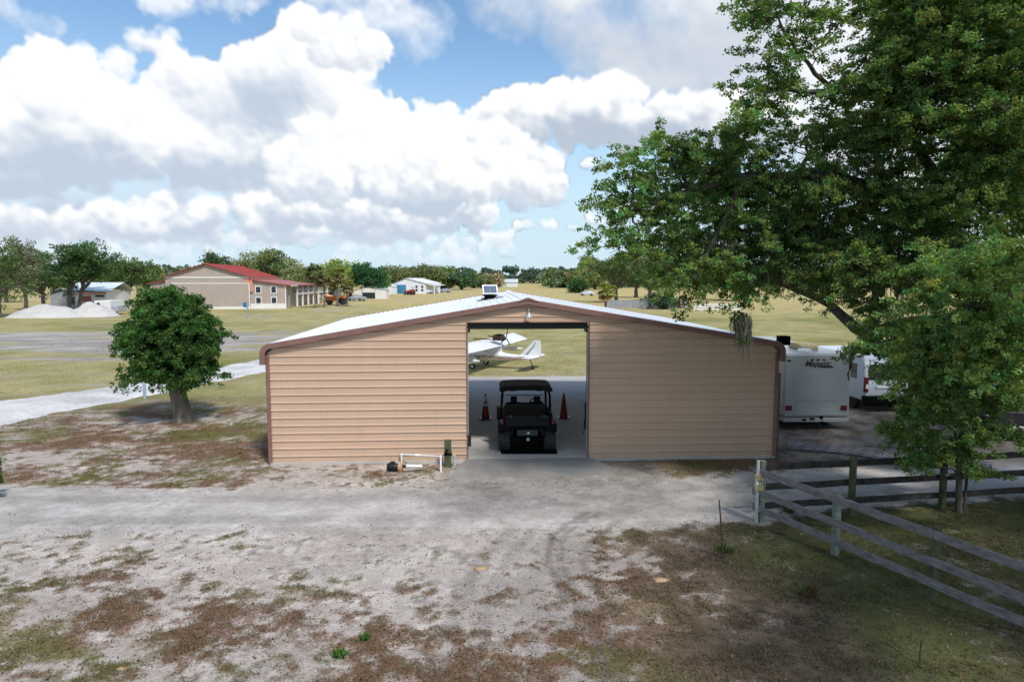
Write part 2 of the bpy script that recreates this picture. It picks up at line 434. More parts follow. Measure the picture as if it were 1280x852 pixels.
    # small separate puffs
    for x0, x1, t, b, r0, r1, n in ((645, 690, 271, 288, 4, 8, 12), (731, 756, 262, 282, 4, 8, 9), (722, 755, 198, 213, 4, 8, 9), (707, 722, 277, 288, 3, 5, 6), (596, 640, 284, 302, 5, 9, 12), (770, 800, 250, 268, 4, 8, 8)):
        cloud(row(n, x0, x1, t, b, r0, r1), base=b, soft=.6, rough=1.0, basek=.3, white=(.98, .99, 1.0), grey=(.7, .77, .86), seed=22 + int(x0) % 7)
    # the rest of the sky, behind and beside the camera
    for k in range(26):
        az_ = g.uniform(.9, 2 * math.pi - 1.0); e_ = g.uniform(.10, 1.2); cx = ((az_ + math.pi) % (2 * math.pi)) / (2 * math.pi) * CW; cy = e_ * CS
        n = int(g.integers(14, 40)); w = g.uniform(90, 300); h = g.uniform(30, 110)
        def back(px, py): return px
        pf = [(g.normal(0, w * .5), g.normal(0, h * .5), g.uniform(18, 46)) for _ in range(n)]
        m_ = 60; X0 = int(max(0, cx - w * 1.6)); X1 = int(min(CW, cx + w * 1.6)); Y0 = int(max(0, cy - h * 1.8)); Y1 = int(min(CH, cy + h * 1.8))
        if X1 - X0 < 10 or Y1 - Y0 < 10: continue
        X, Y = xx[Y0:Y1, X0:X1], yy[Y0:Y1, X0:X1]; n_ = fbm(X / 40, Y / 34, k, 6); T = np.zeros(X.shape, np.float32)
        for dx, dy, r in pf: T = np.maximum(T, 1 - np.hypot(X - cx - dx, Y - cy - dy) / r)
        a = sst(.05, .4, T + (n_ - .5) * .8) ; s = sst(-.3, 1.0, (Y - cy) / h + n_)[..., None]
        over(X0, Y0, a, (np.array((.55, .61, .7)) * (1 - s) + np.array((1., 1., 1.)) * s).astype(np.float32))
    haze = sst(0, 26, yy)           # low clouds melt into the humid horizon
    al *= (.55 + .45 * haze)
    al = box_blur(al, 1); rgb = np.stack([box_blur(box_blur(rgb[..., i], 1), 1) for i in range(3)], -1)
    out = np.concatenate([rgb, al[..., None]], -1).astype(np.float32)
    im = bpy.data.images.new('cloud_sheet', CW, CH, alpha=True, float_buffer=True); im.colorspace_settings.name = 'Non-Color'; im.alpha_mode = 'CHANNEL_PACKED'
    im.pixels.foreach_set(out.ravel()); im.update(); im.pack()
    return im

def build_world():
    w = bpy.data.worlds.new('World'); scene.world = w; w.use_nodes = True
    nt = w.node_tree; nt.nodes.clear()
    def val(v, sock):
        if hasattr(v, 'links'): nt.links.new(v, sock)
        else: sock.default_value = v
    def mth(op, a, b=None, c=None, clamp=False):
        n = nt.nodes.new('ShaderNodeMath'); n.operation = op; n.use_clamp = clamp
        val(a, n.inputs[0])
        if b is not None: val(b, n.inputs[1])
        if c is not None: val(c, n.inputs[2])
        return n.outputs[0]
    add = lambda a, b: mth('ADD', a, b)
    sub = lambda a, b: mth('SUBTRACT', a, b)
    mul = lambda a, b: mth('MULTIPLY', a, b)
    def sm(x, a, b):
        n = nt.nodes.new('ShaderNodeMapRange'); n.interpolation_type = 'SMOOTHSTEP'
        val(x, n.inputs[0]); n.inputs[1].default_value = a; n.inputs[2].default_value = b
        n.inputs[3].default_value = 0; n.inputs[4].default_value = 1
        return n.outputs[0]
    tc = nt.nodes.new('ShaderNodeTexCoord'); sx = nt.nodes.new('ShaderNodeSeparateXYZ')
    nt.links.new(tc.outputs['Generated'], sx.inputs[0])
    x, y, z = sx.outputs
    az = mth('ARCTAN2', x, y)
    el = mth('ARCSINE', z)
    def vec(a, b, c=0.0):
        n = nt.nodes.new('ShaderNodeCombineXYZ'); val(a, n.inputs[0]); val(b, n.inputs[1]); val(c, n.inputs[2]); return n.outputs[0]
    def nz(v, scale, detail, rough, dist=0.0):
        n = nt.nodes.new('ShaderNodeTexNoise'); n.inputs['Scale'].default_value = scale; n.inputs['Detail'].default_value = detail
        n.inputs['Roughness'].default_value = rough; n.inputs['Distortion'].default_value = dist
        nt.links.new(v, n.inputs['Vector']); return n.outputs['Fac']
    # stretch grows toward the horizon so far clouds flatten into streets
    img = nt.nodes.new('ShaderNodeTexImage'); img.image = sky_clouds(); img.interpolation = 'Linear'; img.extension = 'EXTEND'
    cu = nt.nodes.new('ShaderNodeCombineXYZ')
    nt.links.new(add(mul(az, CS / CW), .5), cu.inputs[0]); nt.links.new(mul(el, CS / CH), cu.inputs[1]); nt.links.new(cu.outputs[0], img.inputs[0])
    alpha = mul(img.outputs[1], sm(el, -.004, .004))
    sky = nt.nodes.new('ShaderNodeTexSky'); sky.sky_type = 'NISHITA'; sky.sun_disc = False
    sky.sun_elevation = SUN_EL; sky.sun_rotation = SUN_AZ; sky.air_density = 1.0; sky.dust_density = .3; sky.ozone_density = 2.5
    tint = nt.nodes.new('ShaderNodeMix'); tint.data_type = 'RGBA'; tint.blend_type = 'MULTIPLY'; tint.inputs[0].default_value = 1
    nt.links.new(sky.outputs[0], tint.inputs[6]); tint.inputs[7].default_value = (1.0, 1.12, 1.12, 1)
    bg1 = nt.nodes.new('ShaderNodeBackground'); nt.links.new(tint.outputs[2], bg1.inputs[0]); bg1.inputs[1].default_value = .15
    # pale humid haze low over the fields
    bgh = nt.nodes.new('ShaderNodeBackground'); bgh.inputs[0].default_value = (.62, .79, .92, 1); bgh.inputs[1].default_value = 1.0
    mh = nt.nodes.new('ShaderNodeMixShader'); nt.links.new(mul(sub(1.0, sm(el, .01, .34)), .92), mh.inputs[0]); nt.links.new(bg1.outputs[0], mh.inputs[1]); nt.links.new(bgh.outputs[0], mh.inputs[2])
    bg2 = nt.nodes.new('ShaderNodeBackground'); nt.links.new(img.outputs[0], bg2.inputs[0]); bg2.inputs[1].default_value = CLOUD
    mx = nt.nodes.new('ShaderNodeMixShader'); nt.links.new(alpha, mx.inputs[0])
    nt.links.new(mh.outputs[0], mx.inputs[1]); nt.links.new(bg2.outputs[0], mx.inputs[2])
    out = nt.nodes.new('ShaderNodeOutputWorld'); nt.links.new(mx.outputs[0], out.inputs[0])
    w.cycles.sampling_method = 'MANUAL'; w.cycles.sample_map_resolution = 256
build_world()
sl = bpy.data.lights.new('sun', 'SUN'); sl.energy = 3.45; sl.angle = R(7); sl.color = (1.0, .955, .89)
sun = bpy.data.objects.new('sun', sl); col.objects.link(sun)
to_sun = Vector((math.sin(SUN_AZ) * math.cos(SUN_EL), math.cos(SUN_AZ) * math.cos(SUN_EL), math.sin(SUN_EL)))
sun.rotation_euler = to_sun.to_track_quat('Z', 'Y').to_euler()
sun.location = (20, -30, 40)
scene.view_settings.view_transform = 'Standard'; scene.view_settings.look = 'None'; scene.view_settings.exposure = 0
scene.render.engine = 'CYCLES'
scene.cycles.max_bounces = 7; scene.cycles.diffuse_bounces = 3; scene.cycles.glossy_bounces = 3; scene.cycles.transmission_bounces = 3
scene.cycles.transparent_max_bounces = 4; scene.cycles.caustics_reflective = False; scene.cycles.caustics_refractive = False
scene.cycles.use_denoising = True
scene.cycles.sample_clamp_indirect = 6
#@@GROUND
# ------------------------------------------------------------------ the building's place on the site
FL = G(339, 580); FR = G(967, 571)
BW = (FR - FL).length
BROT = math.atan2(FR.y - FL.y, FR.x - FL.x)
BC = (FL + FR) / 2
BL = 12.4
def bl(x, y, z=0.0):            # building-local to world
    c, s = math.cos(BROT), math.sin(BROT)
    return Vector((BC.x + x * c - y * s, BC.y + x * s + y * c, z))
def bl_inv(X, Y):
    c, s = math.cos(BROT), math.sin(BROT)
    dx, dy = X - BC.x, Y - BC.y
    return dx * c + dy * s, -dx * s + dy * c

# ------------------------------------------------------------------ ground colour
def seg_dist(X, Y, pts):
    d = np.full(np.shape(X), 1e9); 
    for (ax, ay), (bx, by) in zip(pts[:-1], pts[1:]):
        vx, vy = bx - ax, by - ay; L = vx * vx + vy * vy
        t = np.clip(((X - ax) * vx + (Y - ay) * vy) / L, 0, 1)
        d = np.minimum(d, np.hypot(X - ax - t * vx, Y - ay - t * vy))
    return d
P2 = lambda px, py: tuple(G(px, py)[:2])
ROAD = [(-60, 17.0), (-20, 16.3), P2(0, 637), P2(300, 637), P2(640, 632), P2(860, 625), P2(1000, 612), P2(1280, 592), (24, 20.5), (40, 23)]
def road_half(X): return 1.35 + .12 * np.sin(X * .35) + .25 * np.exp(-((X - .8) / 3.0) ** 2)
GRAVEL_UP = [P2(-260, 527), P2(0, 501), P2(100, 489), P2(200, 472), P2(330, 448)]
GRAVEL_LO = [P2(-260, 570), P2(0, 532), P2(100, 512), P2(200, 492), P2(330, 465)]

def ground_masks(X, Y):
    n1 = fbm(X * .55, Y * .62, 0, 5); n2 = fbm(X * 2.1, Y * 2.3, 1, 4); n3 = fbm(X * 7, Y * 7, 2, 3); nl = fbm(X * .16, Y * .16, 3, 3)
    road = seg_dist(X, Y, ROAD)
    roadm = 1 - sst(-.25, .55, road - road_half(X) + (n2 - .5) * .9)
    # vegetation target cover
    near = Y < 17.5
    cov = np.full(np.shape(X), .47)
    cov = cov + .06 * sst(-4, -9, X) * sst(13, 9, Y) + .13 * sst(11.5, 9.2, Y)
    cov = cov - .26 * np.exp(-((X - .2) / 1.9) ** 2) * sst(8, 11, Y)
    cov = cov - .16 * np.exp(-((X + 3.5) / 3.0) ** 2) * sst(10.2, 12.6, Y) 
    cov = cov + .72 * sst(1.4, 3.6, X + (n1 - .5) * 3.0)
    cov = cov - .26 * sst(11.0, 13.6, Y) * sst(2.0, 0, X)
    # behind the track, left of the building
    back = .74 + .10 * sst(20, 24, Y) - .32 * np.exp(-((X + 13.2) / 3.0) ** 2 - ((Y - 19.6) / 1.1) ** 2) - .28 * np.exp(-((Y - (26.0 + .12 * (X + 12))) / 1.0) ** 2)
    bx, by = bl_inv(X, Y)
    back = back - .35 * sst(-9.5, -6.5, bx) * sst(1.2, -.2, by)
    cov = np.where(Y > 17.4, back, cov)
    right = (bx > 2.0) & (Y > 16.2)
    cov = np.where(right, .62 + .5 * (sst(-1.6, -.4, by) * sst(9, 6.5, bx)), cov)
    far = sst(27, 33, Y)
    cov = cov * (1 - far) + 1.05 * far
    n4 = fbm(X * 4.3, Y * 4.6, 4, 3)
    v = sst(.40, .62, cov + (n1 - .5) * .95 + (n2 - .5) * .85 + (n4 - .5) * .75 + (n3 - .5) * .55)
    vraw = np.clip(.5 + (cov + (n1 - .5) * .95 + (n2 - .5) * 1.0 + (n4 - .5) * 1.0 + (n3 - .5) * .5 - .52) * .95, 0, 1) * (1 - roadm)
    v = v * (1 - roadm)
    # tyre arcs
    tr1 = [P2(735, 640), P2(690, 668), P2(684, 700), P2(700, 735), P2(725, 760), P2(745, 800), P2(760, 860)]
    tr2 = [P2(770, 652), P2(735, 680), P2(728, 700), P2(745, 735), P2(770, 770)]
    tr3 = [P2(640, 660), P2(600, 700), P2(570, 760), P2(545, 852), P2(540, 900)]
    track = np.zeros(np.shape(X))
    for t, wd, a in ((tr1, .11, .55), ([(x + .24, y) for x, y in tr1], .08, .45), (tr2, .12, .45), (tr3, .2, .3), ([(x + .5, y) for x, y in tr3], .16, .25)):
        track = np.maximum(track, a * (1 - sst(wd * .4, wd, seg_dist(X, Y, t) + (n3 - .5) * .18)))
    return dict(n1=n1, n2=n2, n3=n3, nl=nl, road=roadm, veg=v, vraw=vraw, track=track, bx=bx, by=by, far=far, cov=cov)

def mixc(a, b, t): return a * (1 - t[..., None]) + b * t[..., None]
A = lambda *c: np.array(c, float)
def ground_color(X, Y, m=None, force=None):
    m = m or ground_masks(X, Y)
    n1, n2, n3, nl, v = m['n1'], m['n2'], m['n3'], m['nl'], m['veg']
    if force is not None: v = np.full(np.shape(X), float(force))
    sand = mixc(A(.425, .37, .33) , A(.63, .57, .52), sst(.3, .7, n2 * .6 + n1 * .4))
    sand = mixc(sand, A(.19, .165, .15), .7 * sst(.50, .70, n3 * .55 + n2 * .45))
    # greyer churned strip in the middle foreground
    churn = np.exp(-((X - .9) / 1.5) ** 2) * sst(15.0, 13.5, Y)
    sand = mixc(sand, A(.23, .205, .19), .55 * churn)
    tan = mixc(A(.235, .175, .105), A(.165, .145, .062), sst(.42, .62, fbm(X * .8, Y * .8, 5, 4)))
    redb = A(.185, .100, .070)
    rd = sst(.48, .60, fbm(X * .45 + 3, Y * .45, 6, 4) + .12 * 2.2 * np.exp(-((X + 1.6) / 1.5) ** 2) * sst(12, 9.8, Y))
    veg = mixc(tan, np.broadcast_to(redb, tan.shape), .8 * rd)
    veg = mixc(veg, A(.105, .115, .028), .6 * sst(.55, .7, fbm(X * .7, Y * .7 + 40, 4, 4)))
    # right foreground: brown leaf mould turning to mossy green by the fence
    rt = sst(1.5, 3.5, X + (n1 - .5) * 2) * sst(18, 16.5, Y)
    mould = mixc(A(.165, .120, .090), A(.105, .078, .058), sst(.35, .65, n2))
    grn = sst(3.6, 6.4, X + (fbm(X * .6, Y * .6, 7, 4) - .5) * 5)
    mould = mixc(mould, A(.085, .098, .034), .85 * grn * sst(.3, .6, n1 + .15))
    veg = mixc(veg, mould, rt)
    c = mixc(sand, veg, v * (.66 + .34 * sst(.35, .6, n3)) if force is None else v)
    # driveway, sun-bleached shell sand
    rc = mixc(A(.41, .378, .35), A(.51, .475, .45), sst(.3, .7, n2))
    rut = np.abs(seg_dist(X, Y, ROAD) - .75)
    rc = mixc(rc, A(.29, .268, .25), .55 * (1 - sst(.1, .45, rut)) * sst(.3, .6, n1))
    front = np.exp(-((m['bx'] - .5) / 4.0) ** 4) * sst(-5.4, -2.6, m['by'] + (n1 - .5) * 2.4) * (m['by'] < .3)
    rc = mixc(rc, mixc(A(.25, .235, .22), A(.33, .31, .29), sst(.35, .65, n2)), .9 * front)
    c = mixc(c, rc, m['road'])
    c = mixc(c, mixc(A(.24, .225, .21), A(.32, .30, .28), sst(.35, .65, n2)), .8 * front * sst(3.6, 2.6, np.abs(m['bx'] - .6)))
    c = mixc(c, A(.145, .125, .115), m['track'])
    # under the parked vehicles: grey leaf-strewn dirt
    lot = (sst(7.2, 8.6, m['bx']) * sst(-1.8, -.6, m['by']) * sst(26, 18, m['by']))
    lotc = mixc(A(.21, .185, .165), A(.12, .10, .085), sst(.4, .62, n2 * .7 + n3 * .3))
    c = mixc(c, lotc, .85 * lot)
    # fields
    fl = mixc(A(.29, .265, .11), A(.38, .335, .165), sst(.3, .7, n1))
    fl = mixc(fl, A(.36, .31, .20), .6 * sst(.52, .7, fbm(X * .5, Y * .9, 6, 4)) * sst(70, 40, Y))
    fl = mixc(fl, A(.185, .195, .06), .7 * sst(.5, .68, fbm(X * .09, Y * .14, 2, 4)))
    fl = mixc(fl, A(.50, .41, .19), .85 * sst(70, 150, Y + (nl - .5) * 60))
    fl = mixc(fl, A(.31, .26, .14), .6 * sst(.5, .7, n2) * sst(60, 40, Y))
    lv = np.exp(-((X + 36) / 21) ** 2 - ((Y - 57) / 10.5) ** 4)
    lv2 = np.exp(-((X + 17) / 8) ** 2 - ((Y - 60) / 7.5) ** 2)
    bare = sst(.30, .75, 1.15 * lv + .5 * lv2 + (fbm(X * .12, Y * .45, 5, 5) - .5) * 2.6 + (n2 - .5) * .5)
    fl = mixc(fl, mixc(A(.30, .275, .275), A(.42, .395, .40), sst(.4, .6, fbm(X * .2, Y * .7, 1, 4))), .85 * bare * sst(-8, -16, X + 0 * Y))
    fl = mixc(fl, A(.33, .28, .20), .55 * np.exp(-((Y - 37.2) / 1.8) ** 2) * sst(-1, 2.5, X) * sst(.35, .6, n2))
    c = mixc(c, fl, m['far'])
    c = c * (0.90 + .2 * n3)[..., None]
    return np.clip(c, 0, 1)

def ground_height(X, Y, m):
    h = .045 * (m['n1'] - .5) + .035 * m['veg'] * (m['n2'] - .3) + .02 * (m['n3'] - .5)
    h = h * (1 - m['road']) + m['road'] * (.012 * (m['n2'] - .5)) - .02 * m['track']
    ins = sst(-.8, .1, m['by']) * sst(BL + 4, BL + 3, m['by']) * sst(BW / 2 + 1.2, BW / 2 + .3, np.abs(m['bx'] ))
    h = h * (1 - ins) - .02 * ins
    ap = sst(-3.0, -2.0, m['by']) * sst(2.7, 2.2, np.abs(m['bx']))
    h = h * (1 - ap) - .02 * ap
    return h * (.25 + .75 * sst(25, 21, Y)) * sst(200, 60, Y)

def axis(lo, hi, step, lim, g):
    a = list(np.arange(lo, hi, step)); s = step; x = a[-1]
    while x < lim[1]: s *= g; x += s; a.append(x)
    s = step; x = a[0]; b = []
    while x > lim[0]: s *= g; x -= s; b.append(x)
    return np.array(b[::-1] + a)
gx = axis(-12, 13, .075, (-2500, 2500), 1.045)
gy = axis(7.4, 20, .075, (-60, 4000), 1.03)
XX, YY = np.meshgrid(gx, gy)
gm = ground_masks(XX, YY)
GC = ground_color(XX, YY, gm, 0); GC2 = ground_color(XX, YY, gm, 1)
ZZ = ground_height(XX, YY, gm)

def grid_mesh(name, X, Y, Z, C, mat, C2=None, veg=None):
    ny, nx = X.shape
    v = np.stack([X, Y, Z], -1).reshape(-1, 3).astype(np.float32)
    i = np.arange(nx * ny).reshape(ny, nx)
    q = np.stack([i[:-1, :-1], i[:-1, 1:], i[1:, 1:], i[1:, :-1]], -1).reshape(-1, 4).astype(np.int32)
    me = bpy.data.meshes.new(name)
    me.vertices.add(len(v)); me.vertices.foreach_set('co', v.ravel())
    me.loops.add(q.size); me.loops.foreach_set('vertex_index', q.ravel())
    me.polygons.add(len(q)); me.polygons.foreach_set('loop_start', np.arange(0, q.size, 4, dtype=np.int32)); me.polygons.foreach_set('loop_total', np.full(len(q), 4, np.int32))
    me.update(calc_edges=True)
    me.polygons.foreach_set('use_smooth', np.ones(len(q), bool))
    at = me.color_attributes.new('Col', 'FLOAT_COLOR', 'POINT')
    c = np.ones((len(v), 4), np.float32); c[:, :3] = C.reshape(-1, 3); at.data.foreach_set('color', c.ravel())
    if C2 is not None:
        at = me.color_attributes.new('Col2', 'FLOAT_COLOR', 'POINT')
        c = np.ones((len(v), 4), np.float32); c[:, :3] = C2.reshape(-1, 3); at.data.foreach_set('color', c.ravel())
        at = me.color_attributes.new('Veg', 'FLOAT_COLOR', 'POINT')
        c = np.ones((len(v), 4), np.float32); c[:, :3] = veg.reshape(-1, 1); at.data.foreach_set('color', c.ravel())
    me.materials.append(mat)
    o = bpy.data.objects.new(name, me); col.objects.link(o); return o

def ground_mat(name, speck=.5, bs=.5, two=False):
    m, nt, b = nodes_of(name)
    a = nt.nodes.new('ShaderNodeVertexColor'); a.layer_name = 'Col'
    f1 = noise(nt, 22, 6, .7); f2 = noise(nt, 70, 3, .6); f3 = noise(nt, 5, 6, .65); f4 = noise(nt, .5, 8, .7)
    base = a.outputs[0]
    if two:
        a2 = nt.nodes.new('ShaderNodeVertexColor'); a2.layer_name = 'Col2'; av = nt.nodes.new('ShaderNodeVertexColor'); av.layer_name = 'Veg'
        g1 = noise(nt, 6.5, 7, .68); g2 = noise(nt, 28, 5, .65)
        def mth(op, p, q, r_=None):
            n = nt.nodes.new('ShaderNodeMath'); n.operation = op
            for i_, w_ in enumerate((p, q, r_)):
                if w_ is None: continue
                if hasattr(w_, 'links'): link(nt, w_, n.inputs[i_])
                else: n.inputs[i_].default_value = w_
            return n.outputs[0]
        t = mth('ADD', av.outputs[0], mth('ADD', mth('MULTIPLY', mth('SUBTRACT', g1, .5), 1.25), mth('MULTIPLY', mth('SUBTRACT', g2, .5), 1.05)))
        f_ = ramp(nt, t, [(.32, 0.0), (.50, .55), (.80, 1.0)])
        base = mixrgb(nt, f_, a.outputs[0], a2.outputs[0])
    c = mixrgb(nt, 1.0, base, ramp(nt, f1, [(.25, 1 - speck * .75), (.5, 1.0), (.8, 1 + speck * .35)]), 'MULTIPLY')
    c = mixrgb(nt, 1.0, c, ramp(nt, f3, [(.25, .80), (.75, 1.18)]), 'MULTIPLY')
    c = mixrgb(nt, 1.0, c, ramp(nt, f4, [(.25, .74), (.75, 1.26)]), 'MULTIPLY')
    c = mixrgb(nt, ramp(nt, f2, [(.64, 0.0), (.74, .55 * speck)]), c, (.07, .055, .045))
    link(nt, c, b.inputs['Base Color']); b.inputs['Roughness'].default_value = 1; b.inputs['Specular IOR Level'].default_value = .05
    bump(nt, f1, bs, .03, b)
    return m
M['ground'] = ground_mat('sandy_ground', .8, .7, True)
M['track'] = ground_mat('track_sand', .35, .35)
ground = grid_mesh('ground', XX, YY, ZZ, GC, M['ground'], GC2, gm['vraw']); ground['kind'] = 'structure'

# driveway sheet: follows the ground a finger above it, only where the track mask is solid
sx_, wv = [], []
us = np.arange(-24, 22, .12); ts = np.linspace(-1, 1, 22)
rp = np.array(ROAD)
ry = np.interp(us, rp[:, 0], rp[:, 1])
RX = np.repeat(us[None, :], len(ts), 0)
hw = road_half(us) - .10 + .5 * (fbm(us * 1.1, us * 0 + 3, 2, 4) - .5)
RY = ry[None, :] + ts[:, None] * hw[None, :]
rm = ground_masks(RX, RY); rz = ground_height(RX, RY, rm)
edge = (1 - np.abs(ts))[:, None]
RZ = rz + .012 * sst(0, .2, edge) - .012 * (1 - sst(0, .1, edge)) 
dr = grid_mesh('dirt_road', RX, RY, RZ, ground_color(RX, RY, rm), M['track']); dr['kind'] = 'structure'

# pale shell road on the left, running away behind the building
def strip(lo, up, nu, nv, jit):
    lo, up = np.array(lo), np.array(up)
    def res(p, n):
        d = np.concatenate([[0], np.cumsum(np.hypot(*np.diff(p, axis=0).T))]); t = np.linspace(0, d[-1], n)
        return np.stack([np.interp(t, d, p[:, 0]), np.interp(t, d, p[:, 1])], -1)
    a, b = res(lo, nu), res(up, nu)
    t = np.linspace(0, 1, nv)[:, None, None]
    Pq = a[None] * (1 - t) + b[None] * t
    s = np.arange(nu) * .16
    j = (fbm(s, s * 0 + 1.5, 4, 4) - .5) * jit
    dirv = (b - a) / np.linalg.norm(b - a, axis=1)[:, None]
    j2 = (fbm(s, s * 0 + 9.5, 5, 4) - .5) * jit
    Pq = Pq + (1 - t) * (dirv * j[:, None])[None] + t * (dirv * j2[:, None])[None]
    return Pq[..., 0], Pq[..., 1]
GX_, GY_ = strip(GRAVEL_LO + [(-9.5, 47.5), (-4, 56)], GRAVEL_UP + [(-11.5, 52), (-6, 60)], 260, 16, 1.3)
gmm = ground_masks(GX_, GY_)
gcol = mixc(A(.52, .51, .50), A(.62, .61, .60), sst(.35, .65, fbm(GX_ * .5, GY_ * .9, 1, 4)))
gv = grid_mesh('gravel_road', GX_, GY_, np.full(GX_.shape, .026) - .05 * (np.abs(np.linspace(-1, 1, 16)) > .99)[:, None], gcol, M['track']); gv['kind'] = 'structure'

# ------------------------------------------------------------------ concrete
def concrete(name, c1, c2, stain, sc=1.2):
    m, nt, b = nodes_of(name)
    f = noise(nt, sc, 7, .65); g = noise(nt, sc * .45, 5, .6, stretch=(1, .35, 1)); h = noise(nt, 45, 3, .6)
    c = ramp(nt, f, [(.3, c1), (.7, c2)])
    c = mixrgb(nt, ramp(nt, g, [(.48, 0.0), (.7, .6)]), c, stain)
    c = mixrgb(nt, ramp(nt, h, [(.62, 0.0), (.75, .4)]), c, (.1, .09, .08))
    link(nt, c, b.inputs['Base Color']); b.inputs['Roughness'].default_value = .75; b.inputs['Specular IOR Level'].default_value = .3
    bump(nt, h, .2, .005, b); return m
M['floor'] = concrete('floor_concrete', (.44, .425, .40), (.54, .52, .485), (.27, .26, .24))
M['apron'] = concrete('apron_concrete', (.215, .21, .20), (.30, .29, .275), (.15, .14, .13), 1.6)
M['pad'] = concrete('rear_pad_concrete', (.42, .40, .38), (.50, .48, .46), (.36, .34, .32))
def sheet(name, poly, z0, z1, mat):
    mb = MB(); pts = [bl(x, y) for x, y in poly]
    mb.prism([(p.x, p.y) for p in pts], z0, z1, 'z')
    o = mb.build(name, mat); o['kind'] = 'structure'; return o
sheet('concrete_floor', [(-BW/2 + .06, .03), (BW/2 - .06, .03), (BW/2 - .06, BL - .05), (-BW/2 + .06, BL - .05)], -.15, .075, M['floor'])
sheet('rear_pavement', [(-BW/2 - .5, BL - .04), (BW/2 + 1.5, BL - .04), (BW/2 + 1.5, BL + 4.6), (-BW/2 - .5, BL + 4.6)], -.15, .06, M['pad'])
# ramp in front of the door: a slab that thins into the track, with a broken edge
mb = MB()
nseg = 28
top, bot = [], []
for i in range(nseg + 1):
    t = i / nseg
    xl, xr = -1.86, 1.90
    ex = -2.35 + t * (5.35); ey = -1.75 - .22 * math.sin(t * 3.1) + .22 * (random.random() - .5)
    top.append((xl + (xr - xl) * t, .03, .068)); bot.append((ex, ey, -.035))
rings = []
for r in range(7):
    t = r / 6
    rings.append([bl(a[0] + (b[0] - a[0]) * t, a[1] + (b[1] - a[1]) * t, a[2] + (b[2] - a[2]) * t ** .8) for a, b in zip(top, bot)])
n = nseg + 1
for r in rings: mb.v += [tuple(p) for p in r]
for r in range(6):
    for i in range(nseg): mb.f.append((r*n+i, (r+1)*n+i, (r+1)*n+i+1, r*n+i+1))
o = mb.build('concrete_apron', M['apron'], fix=False); o['kind'] = 'structure'
#@@GRASS
# ------------------------------------------------------------------ grass, weeds and leaf litter (stuff)
def scatter(n, x0, x1, y0, y1, fn):
    X = rng.uniform(x0, x1, n); Y = rng.uniform(y0, y1, n)
    m = ground_masks(X, Y); p = fn(X, Y, m)
    k = rng.random(n) < p
    X, Y = X[k], Y[k]; m = {a: b[k] for a, b in m.items()}
    return X, Y, ground_height(X, Y, m), m
def blades(name, X, Y, Z, m, per, lmin, lmax, wd, lean, colfn):
    n = len(X); N = n * per
    bx_ = np.repeat(X, per) + rng.normal(0, .035, N); by_ = np.repeat(Y, per) + rng.normal(0, .035, N); bz = np.repeat(Z, per) - .004
    a = rng.uniform(0, 2 * np.pi, N); L = rng.uniform(lmin, lmax, N) * np.repeat(rng.uniform(.6, 1.2, n), per); ln = rng.uniform(lean * .3, lean, N)
    d = np.stack([np.cos(a) * np.sin(ln), np.sin(a) * np.sin(ln), np.cos(ln)], -1)
    s = np.stack([-np.sin(a), np.cos(a), 0 * a], -1) * (wd / 2)
    p = np.stack([bx_, by_, bz], -1)
    V = np.stack([p - s, p + s, p + d * L[:, None]], 1).reshape(-1, 3)
    C = np.repeat(colfn(np.repeat(X, per), np.repeat(Y, per)), 3, 0) * np.tile(np.array([.75, .75, 1.1]), N)[:, None]
    return V, C
def grass_cols(X, Y):
    c = ground_color(X, Y)
    n = len(X); t = rng.random(n)[:, None]
    pick = np.where(t < .5, A(.19, .145, .075), np.where(t < .86, A(.13, .125, .042), A(.09, .12, .025)))
    rt = sst(2.5, 6.5, X)[:, None]
    pick = pick * (1 - rt) + rt * np.where(t < .35, A(.10, .075, .045), A(.065, .082, .022))
    return (.45 * np.minimum(c, .25) + .55 * pick) * rng.uniform(.75, 1.3, (n, 1))
def on_site(X, Y, m):     # keeps clear of slabs and roads
    c = ~((np.abs(m['bx']) < BW / 2 + .1) & (m['by'] > -.05) & (m['by'] < BL + 4.7)) & ~((np.abs(m['bx'] - .3) < 2.9) & (m['by'] > -2.1) & (m['by'] < 0.2))
    return c * (1 - m['road'])
VV, CC = [], []
X, Y, Z, m = scatter(46000, -11, 11, 7.6, 16, lambda X, Y, m: on_site(X, Y, m) * m['veg'] * (.25 + .75 * sst(.42, .6, m['n2'])))
v, c = blades('g', X, Y, Z, m, 6, .03, .095, .012, 1.35, grass_cols); VV.append(v); CC.append(c)
X, Y, Z, m = scatter(20000, -19, 16, 15.5, 27, lambda X, Y, m: on_site(X, Y, m) * m['veg'] * (.2 + .8 * sst(.42, .6, m['n2'])) * (m['bx'] < 8.2))
v, c = blades('g', X, Y, Z, m, 5, .04, .11, .018, 1.2, grass_cols); VV.append(v); CC.append(c)
X, Y, Z, m = scatter(34000, -42, 26, 26, 75, lambda X, Y, m: on_site(X, Y, m) * (np.abs(X) < .9 * Y) * sst(.40, .62, fbm(X * .35, Y * .35, 3, 4)) * (seg_dist(X, Y, [(-26, 24), (-18, 29), (-14.5, 37), (-11, 49)]) > 3.2) * .8 * sst(75, 40, Y))
def field_cols(X, Y):
    n = len(X); t = rng.random(n)[:, None]
    return 1.25 * ground_color(X, Y) * np.where(t < .5, A(1.0, 1.0, 1.0), np.where(t < .8, A(.85, 1.0, .8), A(1.25, 1.15, 1.1))) * rng.uniform(.85, 1.3, (n, 1))
v, c = blades('g', X, Y, Z, m, 5, .03, .085, .05, 1.4, field_cols); VV.append(v); CC.append(c)
g = fast_mesh('dry_grass', np.concatenate(VV), 3, M['grass'], cols=np.concatenate(CC))
tag(g, 'short dry grass growing in patches over the sand', 'grass', kind='stuff')
